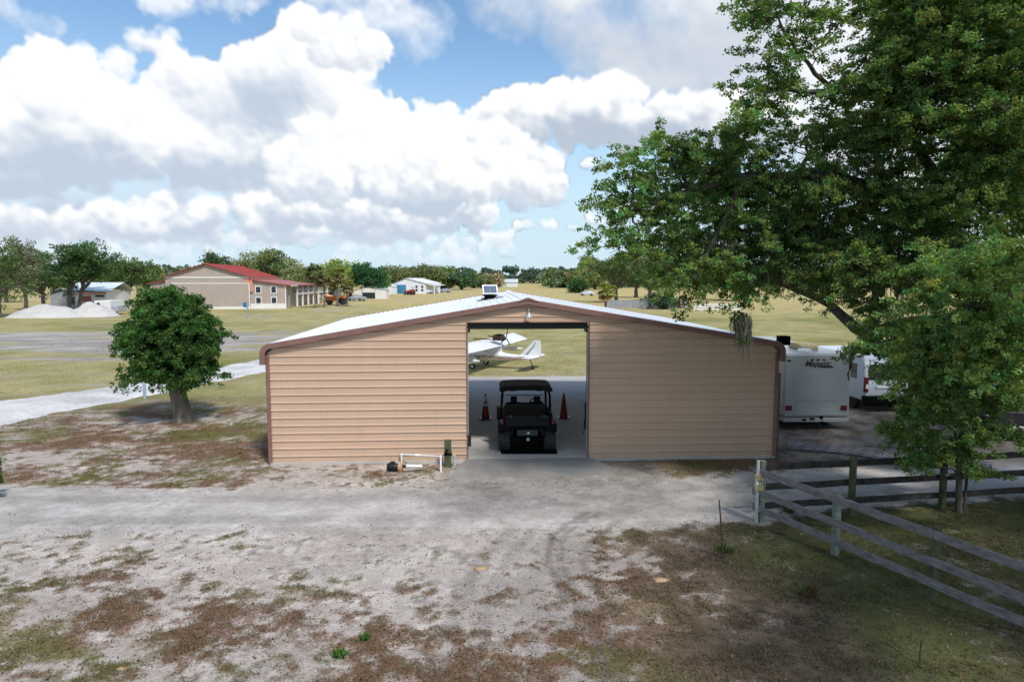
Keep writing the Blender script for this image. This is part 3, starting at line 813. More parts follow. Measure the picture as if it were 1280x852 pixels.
# leaf litter: small curled leaves lying on the ground
def litter(X, Y, Z, s0, s1, cols):
    n = len(X); a = rng.uniform(0, 2 * np.pi, n); L = rng.uniform(s0, s1, n); W = L * rng.uniform(.35, .6, n)
    t1 = rng.normal(0, .35, n); t2 = rng.normal(0, .35, n)
    u = np.stack([np.cos(a), np.sin(a), t1], -1) * L[:, None] / 2; w = np.stack([-np.sin(a), np.cos(a), t2], -1) * W[:, None] / 2
    p = np.stack([X, Y, Z + .012], -1)
    return np.stack([p - u, p - w, p + u, p + w], 1).reshape(-1, 3), np.repeat(cols, 4, 0)
X, Y, Z, m = scatter(90000, -11, 13, 7.6, 22, lambda X, Y, m: on_site(X, Y, m) * (.04 + .20 * m['veg'] + .55 * sst(.5, .62, m['n2']) * m['veg'] * (.3 + .7 * sst(-2, 3, X))))
t = rng.random(len(X))[:, None]
lc = np.where(t < .45, A(.11, .062, .038), np.where(t < .75, A(.16, .10, .06), np.where(t < .9, A(.055, .036, .026), A(.27, .20, .13)))) * rng.uniform(.7, 1.3, (len(X), 1))
v, c = litter(X, Y, Z, .025, .06, lc)
# twigs and bits of bark
TW = MB()
X_, Y_, Z_, m_ = scatter(2600, -11, 12, 7.8, 17, lambda X, Y, m: on_site(X, Y, m) * (.12 + .5 * sst(0, 4, X)))
for x_, y_, z_ in zip(X_, Y_, Z_):
    L_ = random.uniform(.06, .28); a0_ = random.uniform(0, 6.283); q_ = Vector((math.cos(a0_), math.sin(a0_), random.uniform(-.02, .12)))
    TW.tube([(x_, y_, z_ + .008), Vector((x_, y_, z_ + .014)) + q_ * L_ * .5 + Vector((random.gauss(0, .01), random.gauss(0, .01), 0)), Vector((x_, y_, z_ + .008)) + q_ * L_], [.005, .004, .002], 4, False)
g = TW.build('fallen_twigs', M['rust'], fix=False); tag(g, 'small dead twigs scattered over the sand and grass', 'twigs', kind='stuff')
# sparse leaves on the bare sand and the track
X, Y, Z, m = scatter(9000, -12, 13, 7.6, 18, lambda X, Y, m: (m['by'] < -.3) * .35)
lc = np.where(rng.random((len(X), 1)) < .6, A(.11, .07, .05), A(.06, .05, .04)) * rng.uniform(.6, 1.4, (len(X), 1))
v2, c2 = litter(X, Y, Z + .008, .02, .05, lc)
g = fast_mesh('leaf_litter', np.concatenate([v, v2]), 4, M['litter'], cols=np.concatenate([c, c2]))
tag(g, 'fallen brown oak leaves strewn over the sandy ground', 'fallen leaves', kind='stuff')
#@@TREES
# ------------------------------------------------------------------ trees
def leaf_quads(C, r, per, size, base, jit=.25, squash=.75, up=.5, clump_var=.35, elong=1.7, mul=None, huev=1.0):
    """C: clump centres (n,3), r: radii (n,), per leaves each"""
    n = len(C); N = n * per
    off = rng.normal(0, 1, (N, 3)); off /= np.maximum(1e-6, np.linalg.norm(off, axis=1))[:, None]
    off *= (rng.random(N) ** .45)[:, None] * np.repeat(r, per)[:, None]; off[:, 2] *= squash
    p = np.repeat(C, per, 0) + off
    nr = rng.normal(0, 1, (N, 3)); nr[:, 2] += up * np.sign(rng.random(N) - .1) * 1.4; nr /= np.linalg.norm(nr, axis=1)[:, None]
    t = rng.normal(0, 1, (N, 3)); t -= nr * np.sum(t * nr, 1)[:, None]; t /= np.linalg.norm(t, axis=1)[:, None]
    b = np.cross(nr, t)
    L = size * rng.uniform(.7, 1.35, N); 
    u = t * (L / 2)[:, None]; w = b * (L / 2 / elong)[:, None]; tip = nr * (L * .12)[:, None]
    V = np.stack([p - u, p - w - tip, p + u, p + w - tip], 1).reshape(-1, 3)
    cv = np.repeat(rng.uniform(1 - clump_var, 1 + clump_var, n), per) * rng.uniform(1 - jit, 1 + jit, N)
    hue = np.repeat(rng.normal(0, 1, n), per)
    if mul is not None: cv = cv * np.repeat(mul, per)
    c = np.array(base)[None] * cv[:, None]
    c[:, 0] *= 1 + .18 * hue * huev; c[:, 2] *= 1 - .1 * hue * huev
    return V, np.repeat(np.clip(c, .004, .6), 4, 0)

def wobble(a, b, n, amp, sag=0.0):
    a, b = np.array(a, float), np.array(b, float); L = np.linalg.norm(b - a)
    t = np.linspace(0, 1, n)[:, None]
    p = a + (b - a) * t
    w = rng.normal(0, amp * L, (n, 3)); w[0] = 0; w[-1] = 0
    p = p + w * np.sin(t * np.pi); p[:, 2] += sag * L * np.sin(t[:, 0] * np.pi)
    return p

def sprays(c, r, sq, n, twigs=None, out=(0, 0, 0), ln=(.35, .8)):
    """leaf clumps strung along short drooping twigs"""
    c = np.array(c); e = ellipsoid_pts(c, (r * .8, r * .8, r * .8 * sq), n, .2); C = []
    for q in e:
        d = (q - c) / max(.2, r) + rng.normal(0, .55, 3) + np.array(out) * .5; d[2] = d[2] * .45 + .05; d /= max(1e-5, np.linalg.norm(d))
        L = rng.uniform(*ln); k = 6; t = np.linspace(0, 1, k)[:, None]
        side = np.cross(d, [0, 0, 1.0]); bend = rng.normal(0, .22)
        p = q + d * L * t + side * bend * L * t ** 2 - np.array([0, 0, .22 * L]) * t ** 2
        C.append(p + rng.normal(0, .035, p.shape))
        if twigs is not None: twigs.tube(p, [.008, .007, .006, .005, .004, .003], 3, False)
    return np.concatenate(C)
def ellipsoid_pts(c, r, n, shell=.45):
    d = rng.normal(0, 1, (n, 3)); d /= np.linalg.norm(d, axis=1)[:, None]
    rad = shell + (1 - shell) * rng.random(n) ** .6
    return np.array(c) + d * rad[:, None] * np.array(r)

def tree(name, label, group, X, Y, h, w, base_h, color, nclump=90, per=40, leaf=.25, tr=.25, lobes=8, bark='bark', z0=0.0, clump=.55, lean=(0, 0), cat='tree', crown_mat='farleaf', wy=None):
    root = thing(name, label, cat, (X, Y, z0), 0, group)
    wy = wy or w
    ch = h - base_h; zc = base_h + ch * .5
    lob = []
    for i in range(lobes):
        a = 2 * math.pi * (i / lobes) + random.uniform(-.4, .4); q = random.uniform(.35, .72); zz = random.uniform(-.32, .36)
        k = math.sqrt(max(.12, 1 - (zz * 1.7) ** 2))
        lob.append((Vector((lean[0] + math.cos(a) * q * w / 2 * k, lean[1] + math.sin(a) * q * wy / 2 * k, zc + zz * ch)), random.uniform(.23, .36)))
    lob.append((Vector((lean[0] + random.uniform(-.1, .1) * w, lean[1], zc + ch * .27)), .30))
    lob.append((Vector((lean[0], lean[1], zc)), .34))
    mb = MB()
    top = Vector((lean[0] * .4, lean[1] * .4, base_h * .85 + .1 * ch))
    tp = wobble((0, 0, -.15), top, 6, .015)
    mb.tube(tp, [tr * (1.35 if i == 0 else 1.05 - .08 * i) for i in range(6)], 9)
    Cs, Rs = [], []
    for c, s in lob:
        mb.tube(wobble(top - Vector((0, 0, .12 * ch * random.random())), c, 6, .06, .05), [tr * .5 * (1 - .15 * i) for i in range(6)], 6)
        k = max(3, int(nclump / len(lob)))
        rr = (s * w, s * wy, s * ch * .85)
        e = ellipsoid_pts(c, rr, k)
        Cs.append(e); Rs.append(np.full(k, clump) * rng.uniform(.7, 1.3, k))
        for q in e[:4]:
            mb.tube(wobble(c, q, 4, .08), [tr * .16, tr * .12, tr * .08, tr * .05], 5)
    mb.build('trunk', M[bark], root, smooth=True, fix=False)
    C = np.concatenate(Cs); Rr = np.concatenate(Rs)
    V, cc = leaf_quads(C, Rr, per, leaf, color, huev=.45)
    fast_mesh('crown', V, 4, M[crown_mat], root, cc)
    return root

def palm(label, group, X, Y, h, fr=1.6, tr=.18, color=(.10, .115, .05), dead=(.22, .16, .09), n=46):
    root = thing('palm_tree', label, 'palm', (X, Y, 0), 0, group)
    mb = MB(); pts = wobble((0, 0, -.1), (random.uniform(-.2, .2), 0, h - fr * .6), 7, .01)
    mb.tube(pts, [tr * 1.2, tr, tr * .95, tr, tr * .95, tr * .95, tr * .8], 9); mb.build('trunk', M['palmtrunk'], root, smooth=True, fix=False)
    top = pts[-1]; Vs, Cc = [], []
    for i in range(n):
        a = random.uniform(0, 6.283); e = random.uniform(-1.0, 1.25)
        L = fr * random.uniform(.7, 1.05)
        d = np.array([math.cos(a) * math.cos(e), math.sin(a) * math.cos(e), math.sin(e)])
        c = 2.8 * np.array(color) * random.uniform(.6, 1.5) if e > -.45 else 1.4 * np.array(dead) * random.uniform(.6, 1.2)
        side = np.array([-math.sin(a), math.cos(a), 0]); hub = top + d * L * .5
        for k in range(9):     # fan of blades
            t = (k - 4) / 4 * 1.15
            dd = d * math.cos(t) + side * math.sin(t); tip = hub + dd * L * .62 - np.array([0, 0, .22 * L * random.random()])
            wv_ = np.cross(dd, [0, 0, 1.0]); wv_ = wv_ / max(1e-5, np.linalg.norm(wv_)) * L * .10
            mid = hub + dd * L * .3
            Vs += [hub, mid - wv_, tip, mid + wv_]; Cc += [c * random.uniform(.8, 1.2)] * 4
        Vs += [top, (top + hub) / 2 + side * .02, hub, (top + hub) / 2 - side * .02]; Cc += [c * .8] * 4
    fast_mesh('crown', np.array(Vs), 4, M['farleaf'], root, np.array(Cc))
    return root

# --- the round live oak left of the building
P = G(229, 526)
s = F / P.y
root = thing('live_oak', 'round dense dark green oak standing alone left of the beige building', 'tree', P)
Wc, Ht = 152 / s, 178 / s
mb = MB()
lean = -.32
tt = [(0, 0, -.2), (.0, 0, .25), (-.10, 0, .8), (-.20, 0, 1.25), (lean, 0, 1.75)]
mb.tube(tt, [.42, .34, .30, .29, .25], 14)
for k in range(7):
    a = k * .9 + .3; mb.tube([(0, 0, .28), (.28 * math.cos(a), .28 * math.sin(a), .06), (.5 * math.cos(a), .5 * math.sin(a), -.08)], [.22, .13, .05], 7)
cz = 1.30 + (Ht - 1.30) * .47
lob = []
for i in range(46):
    zz_ = 1 - 2 * (i + .5) / 46; ph_ = i * 2.39996; rr2 = math.sqrt(1 - zz_ * zz_)
    u = np.array([rr2 * math.cos(ph_), rr2 * math.sin(ph_), zz_]) * rng.uniform(.62, 1.14)
    zz = cz + u[2] * (Ht - 1.2) * .40
    taper = 1.0 if u[2] < .0 else 1.0 - .52 * u[2]
    lob.append((lean + .0 + u[0] * Wc * .305 * taper, u[1] * Wc * .29 * taper, zz, random.uniform(.45, .80)))
Cs, Rs, Sh = [], [], []
for lx, ly, lz, lr in lob:
    mb.tube(wobble((lean * .8, 0, 1.5 + random.random() * .3), (lx, ly, lz), 6, .05, .05), [.15, .12, .09, .07, .05, .03], 6)
    e = sprays((lx, ly, lz), lr, .85, 20, None, ln=(.2, .5))
    Cs.append(e); Rs.append(rng.uniform(.09, .2, len(e)))
# drooping skirt
for i in range(60):
    a = random.uniform(0, 6.283); q = random.uniform(.15, .46)
    Cs.append(rng.normal(0, .12, (4, 3)) + np.array([[lean + math.cos(a) * Wc * q, math.sin(a) * Wc * q, random.uniform(1.5, 2.1)]])); Rs.append(np.full(4, .16))
mb.build('trunk', M['bark_light'], root, smooth=True, fix=False)
V, c = leaf_quads(np.concatenate(Cs), np.concatenate(Rs), 22, .095, (.088, .185, .052), clump_var=.45, squash=.85, jit=.35)
fast_mesh('crown', V, 4, M['leaf'], root, c)

# --- the big spreading live oak on the right
TB = Vector((14.2, 15.8, 0))
oak = thing('spreading_oak', 'huge spreading oak hung with moss, its crown filling the right side', 'tree', TB)
lb = []          # (points, radii) of every limb, in tree-local coordinates
def limb(pts, r0, r1, n=14):
    p = np.array([Vector(q) - TB for q in pts]); d = np.concatenate([[0], np.cumsum(np.linalg.norm(np.diff(p, axis=0), axis=1))])
    t = np.linspace(0, d[-1], n); q = np.stack([np.interp(t, d, p[:, k]) for k in range(3)], -1)
    for _ in range(2): q[1:-1] = (q[:-2] + 2 * q[1:-1] + q[2:]) / 4
    q[1:-1] += rng.normal(0, .05 if r0 > .15 else .02, (n - 2, 3))
    lb.append((q, np.linspace(r0, r1, n)))
V3 = lambda px, py, Y: tuple(ATY(px, py, Y))
limb([(14.2, 15.8, -.3), (14.15, 15.8, .5), (14.1, 15.8, 1.6), (13.9, 15.7, 3.2)], .85, .62)
limb([(13.9, 15.7, 3.0), (13.0, 15.8, 5.0), V3(1265, 150, 15.8), V3(1180, 60, 15.5), V3(1100, -40, 15)], .36, .10)
limb([(13.9, 15.7, 3.0), (12.6, 16.6, 4.6), V3(1130, 250, 16.8), V3(1040, 215, 16.5), V3(930, 225, 16.2), V3(850, 240, 16), V3(790, 262, 15.8)], .42, .05, 20)
limb([V3(1180, 235, 16.5), V3(1110, 125, 15.8), V3(1040, 112, 15), V3(985, 118, 14.6), V3(950, 100, 14.3), V3(925, 122, 14)], .13, .015, 16)
limb([V3(1040, 112, 15), V3(1000, 70, 14.4), V3(975, 35, 14), V3(965, -5, 13.8)], .055, .012)
limb([(13.9, 15.7, 3.0), (12.9, 17.6, 3.8), V3(1130, 400, 18.6), V3(1085, 425, 19), V3(1060, 395, 19.4), V3(1020, 370, 19.6), V3(960, 350, 19.8)], .38, .05, 20)
limb([V3(1092, 430, 18.9), V3(1070, 432, 18.8), V3(1062, 450, 18.7), V3(1059, 463, 18.6), V3(1061, 476, 18.6)], .13, .012, 9)
limb([V3(1085, 425, 19), V3(1092, 390, 19.2), V3(1098, 340, 19.4), V3(1080, 290, 19.4)], .2, .06, 10)
limb([(13.9, 15.7, 3.0), (14.5, 13.0, 5.0), (14.0, 9.0, 7.0), (12.4, 5.0, 8.5)], .4, .08)
limb([(13.9, 15.7, 3.0), (15.5, 16.5, 6.0), (15.8, 16.5, 9.0), (14.5, 16.0, 12.0)], .45, .1)
limb([V3(930, 225, 16.2), V3(905, 280, 16.0), V3(880, 320, 15.8), V3(870, 350, 15.7)], .09, .03)
limb([(12.6, 16.6, 4.6), V3(1100, 320, 17), V3(1010, 300, 17), V3(930, 320, 17.2), V3(880, 345, 17.2)], .25, .04)
limb([(13.9, 15.7, 3.0), (13.2, 14.6, 4.0), V3(1290, 330, 13.6), V3(1230, 360, 13.2), V3(1180, 400, 13.2), V3(1140, 440, 13.6)], .3, .02)

# foliage masses: (px, py, depth, radius in m, squash, density)
BL_ = []
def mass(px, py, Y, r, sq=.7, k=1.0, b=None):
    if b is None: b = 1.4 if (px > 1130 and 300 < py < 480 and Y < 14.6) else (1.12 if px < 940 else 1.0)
    BL_.append((Vector(V3(px, py, Y)) - TB, r, sq, k, b))
for px, py, Y, r in [(790, 215, 15.8, .75), (830, 185, 15.8, .75), (775, 255, 15.8, .7), (765, 295, 15.6, .65), (815, 250, 16, .9), (850, 225, 16.2, 1.0), (880, 195, 16, .8),
        (800, 315, 15.9, .75), (845, 290, 16.2, 1.0), (840, 340, 16, .7), (880, 330, 16.3, .9), (900, 260, 16.4, 1.15), (905, 185, 15.6, .7), (930, 165, 15.2, .6),
        (940, 225, 16.4, 1.1), (950, 300, 16.7, 1.25), (930, 350, 16.6, .75), (985, 345, 17.2, .9), (990, 240, 16.5, 1.2), (1010, 180, 15.8, .8), (1000, 300, 17, 1.2),
        (1050, 230, 16.5, 1.25), (1060, 300, 17, 1.35), (1050, 355, 17.6, .95), (1080, 170, 15.8, 1.1), (1115, 240, 16, 1.4), (1120, 320, 16, 1.4), (1095, 385, 17, .75),
        (1150, 170, 15.6, 1.4), (1170, 260, 15.4, 1.3), (1180, 340, 14.5, 1.2), (1230, 250, 15, 1.5), (1240, 330, 14, 1.2), (1270, 180, 15, 1.5)]:
    mass(px, py, Y, r)
for px, py, Y, r in [(925, 135, 14.1, .42), (945, 110, 14.2, .42), (935, 155, 14.6, .4), (960, 75, 14.1, .42), (985, 40, 14.1, .45), (955, 30, 13.9, .4), (975, 5, 13.9, .5), (1005, 65, 14.4, .4),
        (1010, 20, 14.2, .5), (1045, 30, 14.6, .45), (990, 100, 14.8, .4), (1040, 130, 15.1, .45), (970, 135, 14.7, .42), (940, 5, 13.8, .38), (1100, 50, 15, .6)]:
    mass(px, py, Y, r * .85, .75, .55)
for px, py, Y, r in [(1085, 95, 14.3, .5), (1110, 70, 14.2, .6), (1150, 90, 14.2, .8), (1190, 120, 14.2, .9), (1230, 150, 14.2, .9), (1200, 30, 13.9, .9), (1250, 100, 14, .9), (1060, 110, 14.5, .35), (1110, 0, 14.6, .6), (1140, 50, 14.8, 1.0), (1150, 0, 14.4, 1.2), (1190, 70, 14.6, 1.3), (1220, 10, 14.2, 1.4), (1270, 70, 14.4, 1.5), (1290, -10, 14, 1.4), (1130, 105, 15.2, .8), (1080, -50, 14.4, .7),
        (1180, -60, 14, 1.6), (1000, -40, 14, .8)]:
    mass(px, py, Y, r)
# lower right skirt, nearer to the camera
for px, py, Y, r in [(1115, 425, 15, .6), (1160, 400, 13.8, .9), (1210, 400, 13, .95), (1260, 390, 12.6, .95), (1140, 455, 14.4, .5), (1175, 455, 13.4, .8), (1230, 450, 12.8, .8), (1275, 440, 12.4, .8), (1265, 340, 12.2, .9),
        (1215, 335, 12.6, .8), (1170, 500, 14.4, .6), (1200, 485, 13.6, .6), (1285, 545, 13.2, .28), (1092, 432, 15.8, .45), (1250, 468, 13.4, .6), (1275, 490, 13.4, .4), (1225, 440, 13.6, .7), (1200, 430, 14.2, .7), (1160, 440, 14.6, .6), (1255, 420, 13.4, .7), (1240, 500, 14.2, .3)]:
    mass(px, py, Y, r, .75)
# crown outside the frame (overhead and to the right), which throws the shade on the yard
OFF = [(8.4, 7.0, 8.0, 1.6), (9.0, 8.8, 8.6, 1.3), (7.6, 4.4, 8.2, 1.6), (13.2, 6.0, 8.4, 1.8), (9.8, 6.0, 8.6, 1.6), (11.8, 6.5, 8.6, 1.9), (12.5, 3.5, 9.0, 2.0), (14.8, 9.0, 9.0, 2.2), (16.0, 11.5, 9.0, 2.4), (17.0, 17.0, 9.5, 2.6), (17.5, 13.0, 8.0, 2.4), (18.0, 18.0, 8.0, 2.4), (16.0, 4.5, 8.8, 2.2), (13.6, 20.5, 8.4, 2.0), (16.6, 22.0, 8.0, 2.4), (20.0, 21.0, 7.5, 2.4), (10.2, 10.6, 8.8, 1.2)]

def inside(px, py, poly):
    r_ = False; j = len(poly) - 1
    for i in range(len(poly)):
        (xi, yi), (xj, yj) = poly[i], poly[j]
        if (yi > py) != (yj > py) and px < (xj - xi) * (py - yi) / (yj - yi) + xi: r_ = not r_
        j = i
    return r_
CROWN = [(1110, -60), (1120, 20), (1120, 90), (1085, 150), (1000, 185), (935, 200), (900, 220), (860, 250), (835, 290), (870, 335), (930, 345), (1000, 345), (1050, 365), (1085, 395), (1105, 440), (1150, 465), (1290, 450), (1340, 300), (1340, -60)]
k_ = 0
while k_ < 70:
    px, py = random.uniform(830, 1340), random.uniform(-60, 480)
    if inside(px, py, CROWN):
        mass(px, py, random.uniform(15.0, 18.6) if py < 380 else random.uniform(12.8, 15.5), random.uniform(.65, 1.05), .7, .8); k_ += 1

allp = np.concatenate([q for q, r in lb]); allr = np.concatenate([r for q, r in lb])
Cs, Rs = [], []
tw = MB()
Mu = []
for c, r, sq, k, bb in BL_:
    n = int(30 * k * r ** 1.8) + 5
    e = ellipsoid_pts(c, (r, r, r * sq), 8, .35)
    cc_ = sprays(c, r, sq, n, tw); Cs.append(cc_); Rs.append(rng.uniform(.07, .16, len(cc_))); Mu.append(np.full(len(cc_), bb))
    i = np.argmin(np.linalg.norm(allp - np.array(c), axis=1))
    w_ = wobble(allp[i], np.array(c), 8, .07, .06); r0 = min(.09, allr[i] * .6)
    tw.tube(w_, list(np.linspace(r0, .02, 8)), 6)
    for q in e[::2]:
        j = random.randrange(3, 8); tw.tube(wobble(w_[j], q, 5, .09, .06), [.016, .013, .01, .008, .005], 4)
C = np.concatenate(Cs); Rr = np.concatenate(Rs)
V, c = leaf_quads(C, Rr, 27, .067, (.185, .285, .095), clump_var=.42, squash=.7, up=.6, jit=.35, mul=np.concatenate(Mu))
hi = V[:, 2].reshape(-1, 4)[:, 0]
V2l, c2l = [], []
for x, y, z, r in OFF:
    n = int(10 * r ** 1.7); e = ellipsoid_pts(Vector((x, y, z)) - TB, (r, r, r * .6), n, .3)
    a, b_ = leaf_quads(e, rng.uniform(.4, .7, n), 70, .17, (.10, .15, .035), clump_var=.4); V2l.append(a); c2l.append(b_)
    i = np.argmin(np.linalg.norm(allp - np.array(Vector((x, y, z)) - TB), axis=1))
    tw.tube(wobble(allp[i], np.array(Vector((x, y, z)) - TB), 8, .06, .05), list(np.linspace(.1, .03, 8)), 6)
for ch_ in ((925, 410), (928, 425), (922, 395), (930, 380), (926, 365), (905, 385), (906, 370), (902, 355), (855, 380), (850, 395), (858, 370), (868, 358)):
    a, b_ = leaf_quads(np.array([Vector(V3(*ch_, 16.2)) - TB]), np.full(1, .2), 70, .08, (.09, .145, .034)); V2l.append(a); c2l.append(b_)
fast_mesh('crown', np.concatenate([V] + V2l), 4, M['leaf'], oak, np.concatenate([c] + c2l))
for q, r in lb: tw.tube(q, list(r), 10)
tw.build('trunk', M['bark'], oak, smooth=True, fix=False)
# Spanish moss: grey hanging strands
def moss(px, py, Y, L, wd, n):
    p0 = np.array(Vector(V3(px, py, Y)) - TB); Vs, Cc = [], []
    for i in range(n):
        q = p0 + np.array([random.gauss(0, wd), random.gauss(0, wd), random.uniform(-.15, .1)]); l = L * random.uniform(.35, 1.0)
        a = random.uniform(0, 3.14); s_ = np.array([math.cos(a), math.sin(a), 0]) * random.uniform(.006, .016)
        pr = q
        for k in range(4):
            nx = pr + np.array([random.gauss(0, .03) + (p0[0] - pr[0]) * .12, random.gauss(0, .03), -l / 4]); f1 = 1 - k / 4.2; f2 = 1 - (k + 1) / 4.2
            Vs += [pr - s_ * f1, pr + s_ * f1, nx + s_ * f2, nx - s_ * f2]
            g_ = random.uniform(.8, 1.25); Cc += [np.array([.125, .125, .10]) * g_] * 4; pr = nx
    return Vs, Cc
Vs, Cc = [], []
for a in [(928, 395, 16.2, 1.0, .09, 150), (937, 400, 16.2, 1.25, .04, 50), (919, 398, 16.2, .5, .06, 40), (905, 300, 16.3, .8, .2, 60), (950, 330, 16.6, .9, .25, 90), (990, 345, 17.2, .7, .3, 80), (1040, 340, 17, 1.0, .3, 90),
          (860, 300, 16, .7, .25, 50), (1005, 270, 16.8, .9, .3, 80), (960, 270, 16.6, .9, .3, 80), (1090, 330, 16, .8, .3, 60), (1240, 150, 15, 1.1, .4, 90), (1180, 300, 15, .8, .3, 60), (1070, 200, 16, .8, .3, 50), (1130, 350, 15.6, .9, .3, 60)]:
    v_, c_ = moss(*a); Vs += v_; Cc += c_
fast_mesh('hanging_moss', np.array(Vs), 4, M['moss'], oak, np.array(Cc))
# twig tuft that hangs in front of the roof edge, around the moss
# --- young oak in front of the rail fence
P = G(1198, 640)
yo = thing('young_oak', 'slender young oak with bushy crown beside the rail fence', 'tree', P)
mb = MB()
tp = [Vector(V3(1198, 645, P.y)), Vector(V3(1199, 600, P.y)), Vector(V3(1196, 540, P.y)), Vector(V3(1192, 470, P.y - .1)), Vector(V3(1185, 400, P.y - .2))]
tp = [p - P for p in tp]
mb.tube(tp, [.085, .066, .06, .05, .025], 9)
mb.tube([Vector(V3(1205, 640, P.y + .1)) - P, Vector(V3(1209, 590, P.y + .15)) - P, Vector(V3(1214, 530, P.y + .1)) - P, Vector(V3(1222, 470, P.y)) - P], [.035, .03, .025, .015], 6)
Cs, Rs = [], []
for px, py, r in [(1150, 470, .55), (1150, 520, .6), (1165, 560, .5), (1200, 500, .75), (1215, 545, .4), (1185, 450, .75), (1130, 540, .4), (1228, 470, .4), (1150, 575, .28), (1225, 590, .18), (1195, 565, .5)]:
    c0 = np.array(Vector(V3(px, py, P.y + random.uniform(-.5, .4))) - P)
    n = int(34 * r ** 1.6) + 6; e = ellipsoid_pts(c0, (r, r, r * .8), 8, .3); cc_ = sprays(c0, r, .8, n, mb, ln=(.25, .55)); Cs.append(cc_); Rs.append(rng.uniform(.07, .15, len(cc_)))
    tpn = np.array([list(p) for p in tp]); i = np.argmin(np.linalg.norm(tpn - c0 + np.array([0, 0, .4]), axis=1))
    mb.tube(wobble(tpn[i], c0, 7, .05, .06), list(np.linspace(.035, .01, 7)), 5)
    for q in e[::2]: mb.tube(wobble(c0, q, 4, .08), [.01, .008, .006, .004], 4)
mb.build('trunk', M['bark'], yo, smooth=True, fix=False)
V, c = leaf_quads(np.concatenate(Cs), np.concatenate(Rs), 26, .067, (.180, .28, .085), clump_var=.42, squash=.8, jit=.35, up=.6)
fast_mesh('crown', V, 4, M['leaf'], yo, c)

# --- shrub at the left edge of the picture
P = Vector((-13.05, 16.3, 0))
sh = thing('shrub', 'light green leafy shrub cut by the left edge beside the sandy track', 'shrub', P)
mb = MB(); Cs, Rs = [], []
for i in range(9):
    a = random.uniform(0, 6.283); q = random.uniform(.1, .42); c0 = (math.cos(a) * q, math.sin(a) * q, random.uniform(.5, 1.2))
    mb.tube(wobble((0, 0, -.05), c0, 5, .06), [.03, .025, .02, .014, .008], 5)
    Cs.append(ellipsoid_pts(c0, (.36, .36, .34), 12, .3)); Rs.append(rng.uniform(.1, .2, 12))
mb.build('stem', M['bark'], sh, fix=False)
V, c = leaf_quads(np.concatenate(Cs), np.concatenate(Rs), 40, .07, (.075, .135, .028)); fast_mesh('foliage', V, 4, M['leaf'], sh, c)
#@@FARTREES
# --- trees in the distance
DK, MD, LT, YL, GR, OL = (.060, .130, .045), (.125, .19, .07), (.21, .27, .10), (.30, .38, .09), (.21, .22, .15), (.20, .225, .10)  # far-tree greens, lightened to stand in for distance haze
def far(px, base, top, wpx, bh, colr, label, name='tree', group=None, **kw):
    p = G(px, base); s_ = F / p.y
    kw.setdefault('leaf', max(.22, 2.7 / s_)); kw.setdefault('clump', max(.5, 7.0 / s_)); kw.setdefault('tr', max(.14, 2.6 / s_))
    if colr not in (DK, MD, LT, YL, GR, OL): colr = tuple(min(.5, c_ * 2.4 + .012) for c_ in colr)  # lifted and greyed likewise: aerial haze painted into the leaf colour
    return tree(name, label, group, p.x, p.y, (base - top) / s_, wpx / s_, bh / s_, colr, **kw)
gl = 'trees at the left edge of the field'
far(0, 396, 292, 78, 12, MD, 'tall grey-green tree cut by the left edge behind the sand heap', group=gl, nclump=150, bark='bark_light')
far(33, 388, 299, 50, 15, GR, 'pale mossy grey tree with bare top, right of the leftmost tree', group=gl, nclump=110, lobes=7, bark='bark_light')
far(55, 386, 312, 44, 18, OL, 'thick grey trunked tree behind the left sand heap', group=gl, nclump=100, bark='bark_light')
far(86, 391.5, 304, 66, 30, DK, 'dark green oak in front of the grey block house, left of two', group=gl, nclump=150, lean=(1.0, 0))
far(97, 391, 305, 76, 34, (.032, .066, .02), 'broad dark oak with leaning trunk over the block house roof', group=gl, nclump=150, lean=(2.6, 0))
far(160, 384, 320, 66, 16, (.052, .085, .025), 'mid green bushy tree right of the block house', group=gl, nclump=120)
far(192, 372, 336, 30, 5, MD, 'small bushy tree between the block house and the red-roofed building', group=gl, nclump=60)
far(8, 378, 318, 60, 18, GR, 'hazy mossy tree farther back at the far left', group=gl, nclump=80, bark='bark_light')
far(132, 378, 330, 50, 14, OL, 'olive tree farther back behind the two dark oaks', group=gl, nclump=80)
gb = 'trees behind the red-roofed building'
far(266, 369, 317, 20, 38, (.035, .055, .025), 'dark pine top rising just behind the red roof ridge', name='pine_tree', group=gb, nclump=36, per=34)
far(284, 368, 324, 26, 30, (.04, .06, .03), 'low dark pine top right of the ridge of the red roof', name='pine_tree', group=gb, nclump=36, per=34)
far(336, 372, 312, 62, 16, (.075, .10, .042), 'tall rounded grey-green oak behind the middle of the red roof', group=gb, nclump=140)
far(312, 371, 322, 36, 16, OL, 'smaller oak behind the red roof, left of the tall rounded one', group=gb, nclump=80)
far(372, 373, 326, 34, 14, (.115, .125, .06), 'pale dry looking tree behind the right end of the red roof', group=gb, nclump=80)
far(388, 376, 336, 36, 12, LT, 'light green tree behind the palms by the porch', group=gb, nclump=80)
gp = 'palms and trees right of the porch'
P = G(394, 385); palm('dark palm closest to the white porch columns', gp, P.x, P.y, 52 / (F / P.y), fr=2.0, color=(.05, .062, .034), dead=(.12, .10, .07))
P = G(406, 384); palm('second palm from the white porch, paler', gp, P.x, P.y, 44 / (F / P.y), fr=1.9, color=(.11, .11, .06), dead=(.2, .16, .1))
P = G(422, 382); palm('tall shaggy palm left of the orange tractor', gp, P.x, P.y, 48 / (F / P.y), fr=2.1, color=(.11, .125, .065), dead=(.2, .17, .1))
P = G(434, 383); palm('short shaggy palm right of the orange tractor', gp, P.x, P.y, 34 / (F / P.y), fr=1.8, color=(.12, .125, .06), dead=(.22, .18, .1))
far(416, 374, 328, 44, 10, YL, 'bright yellow-green tree behind the palms', group=gp, nclump=110)
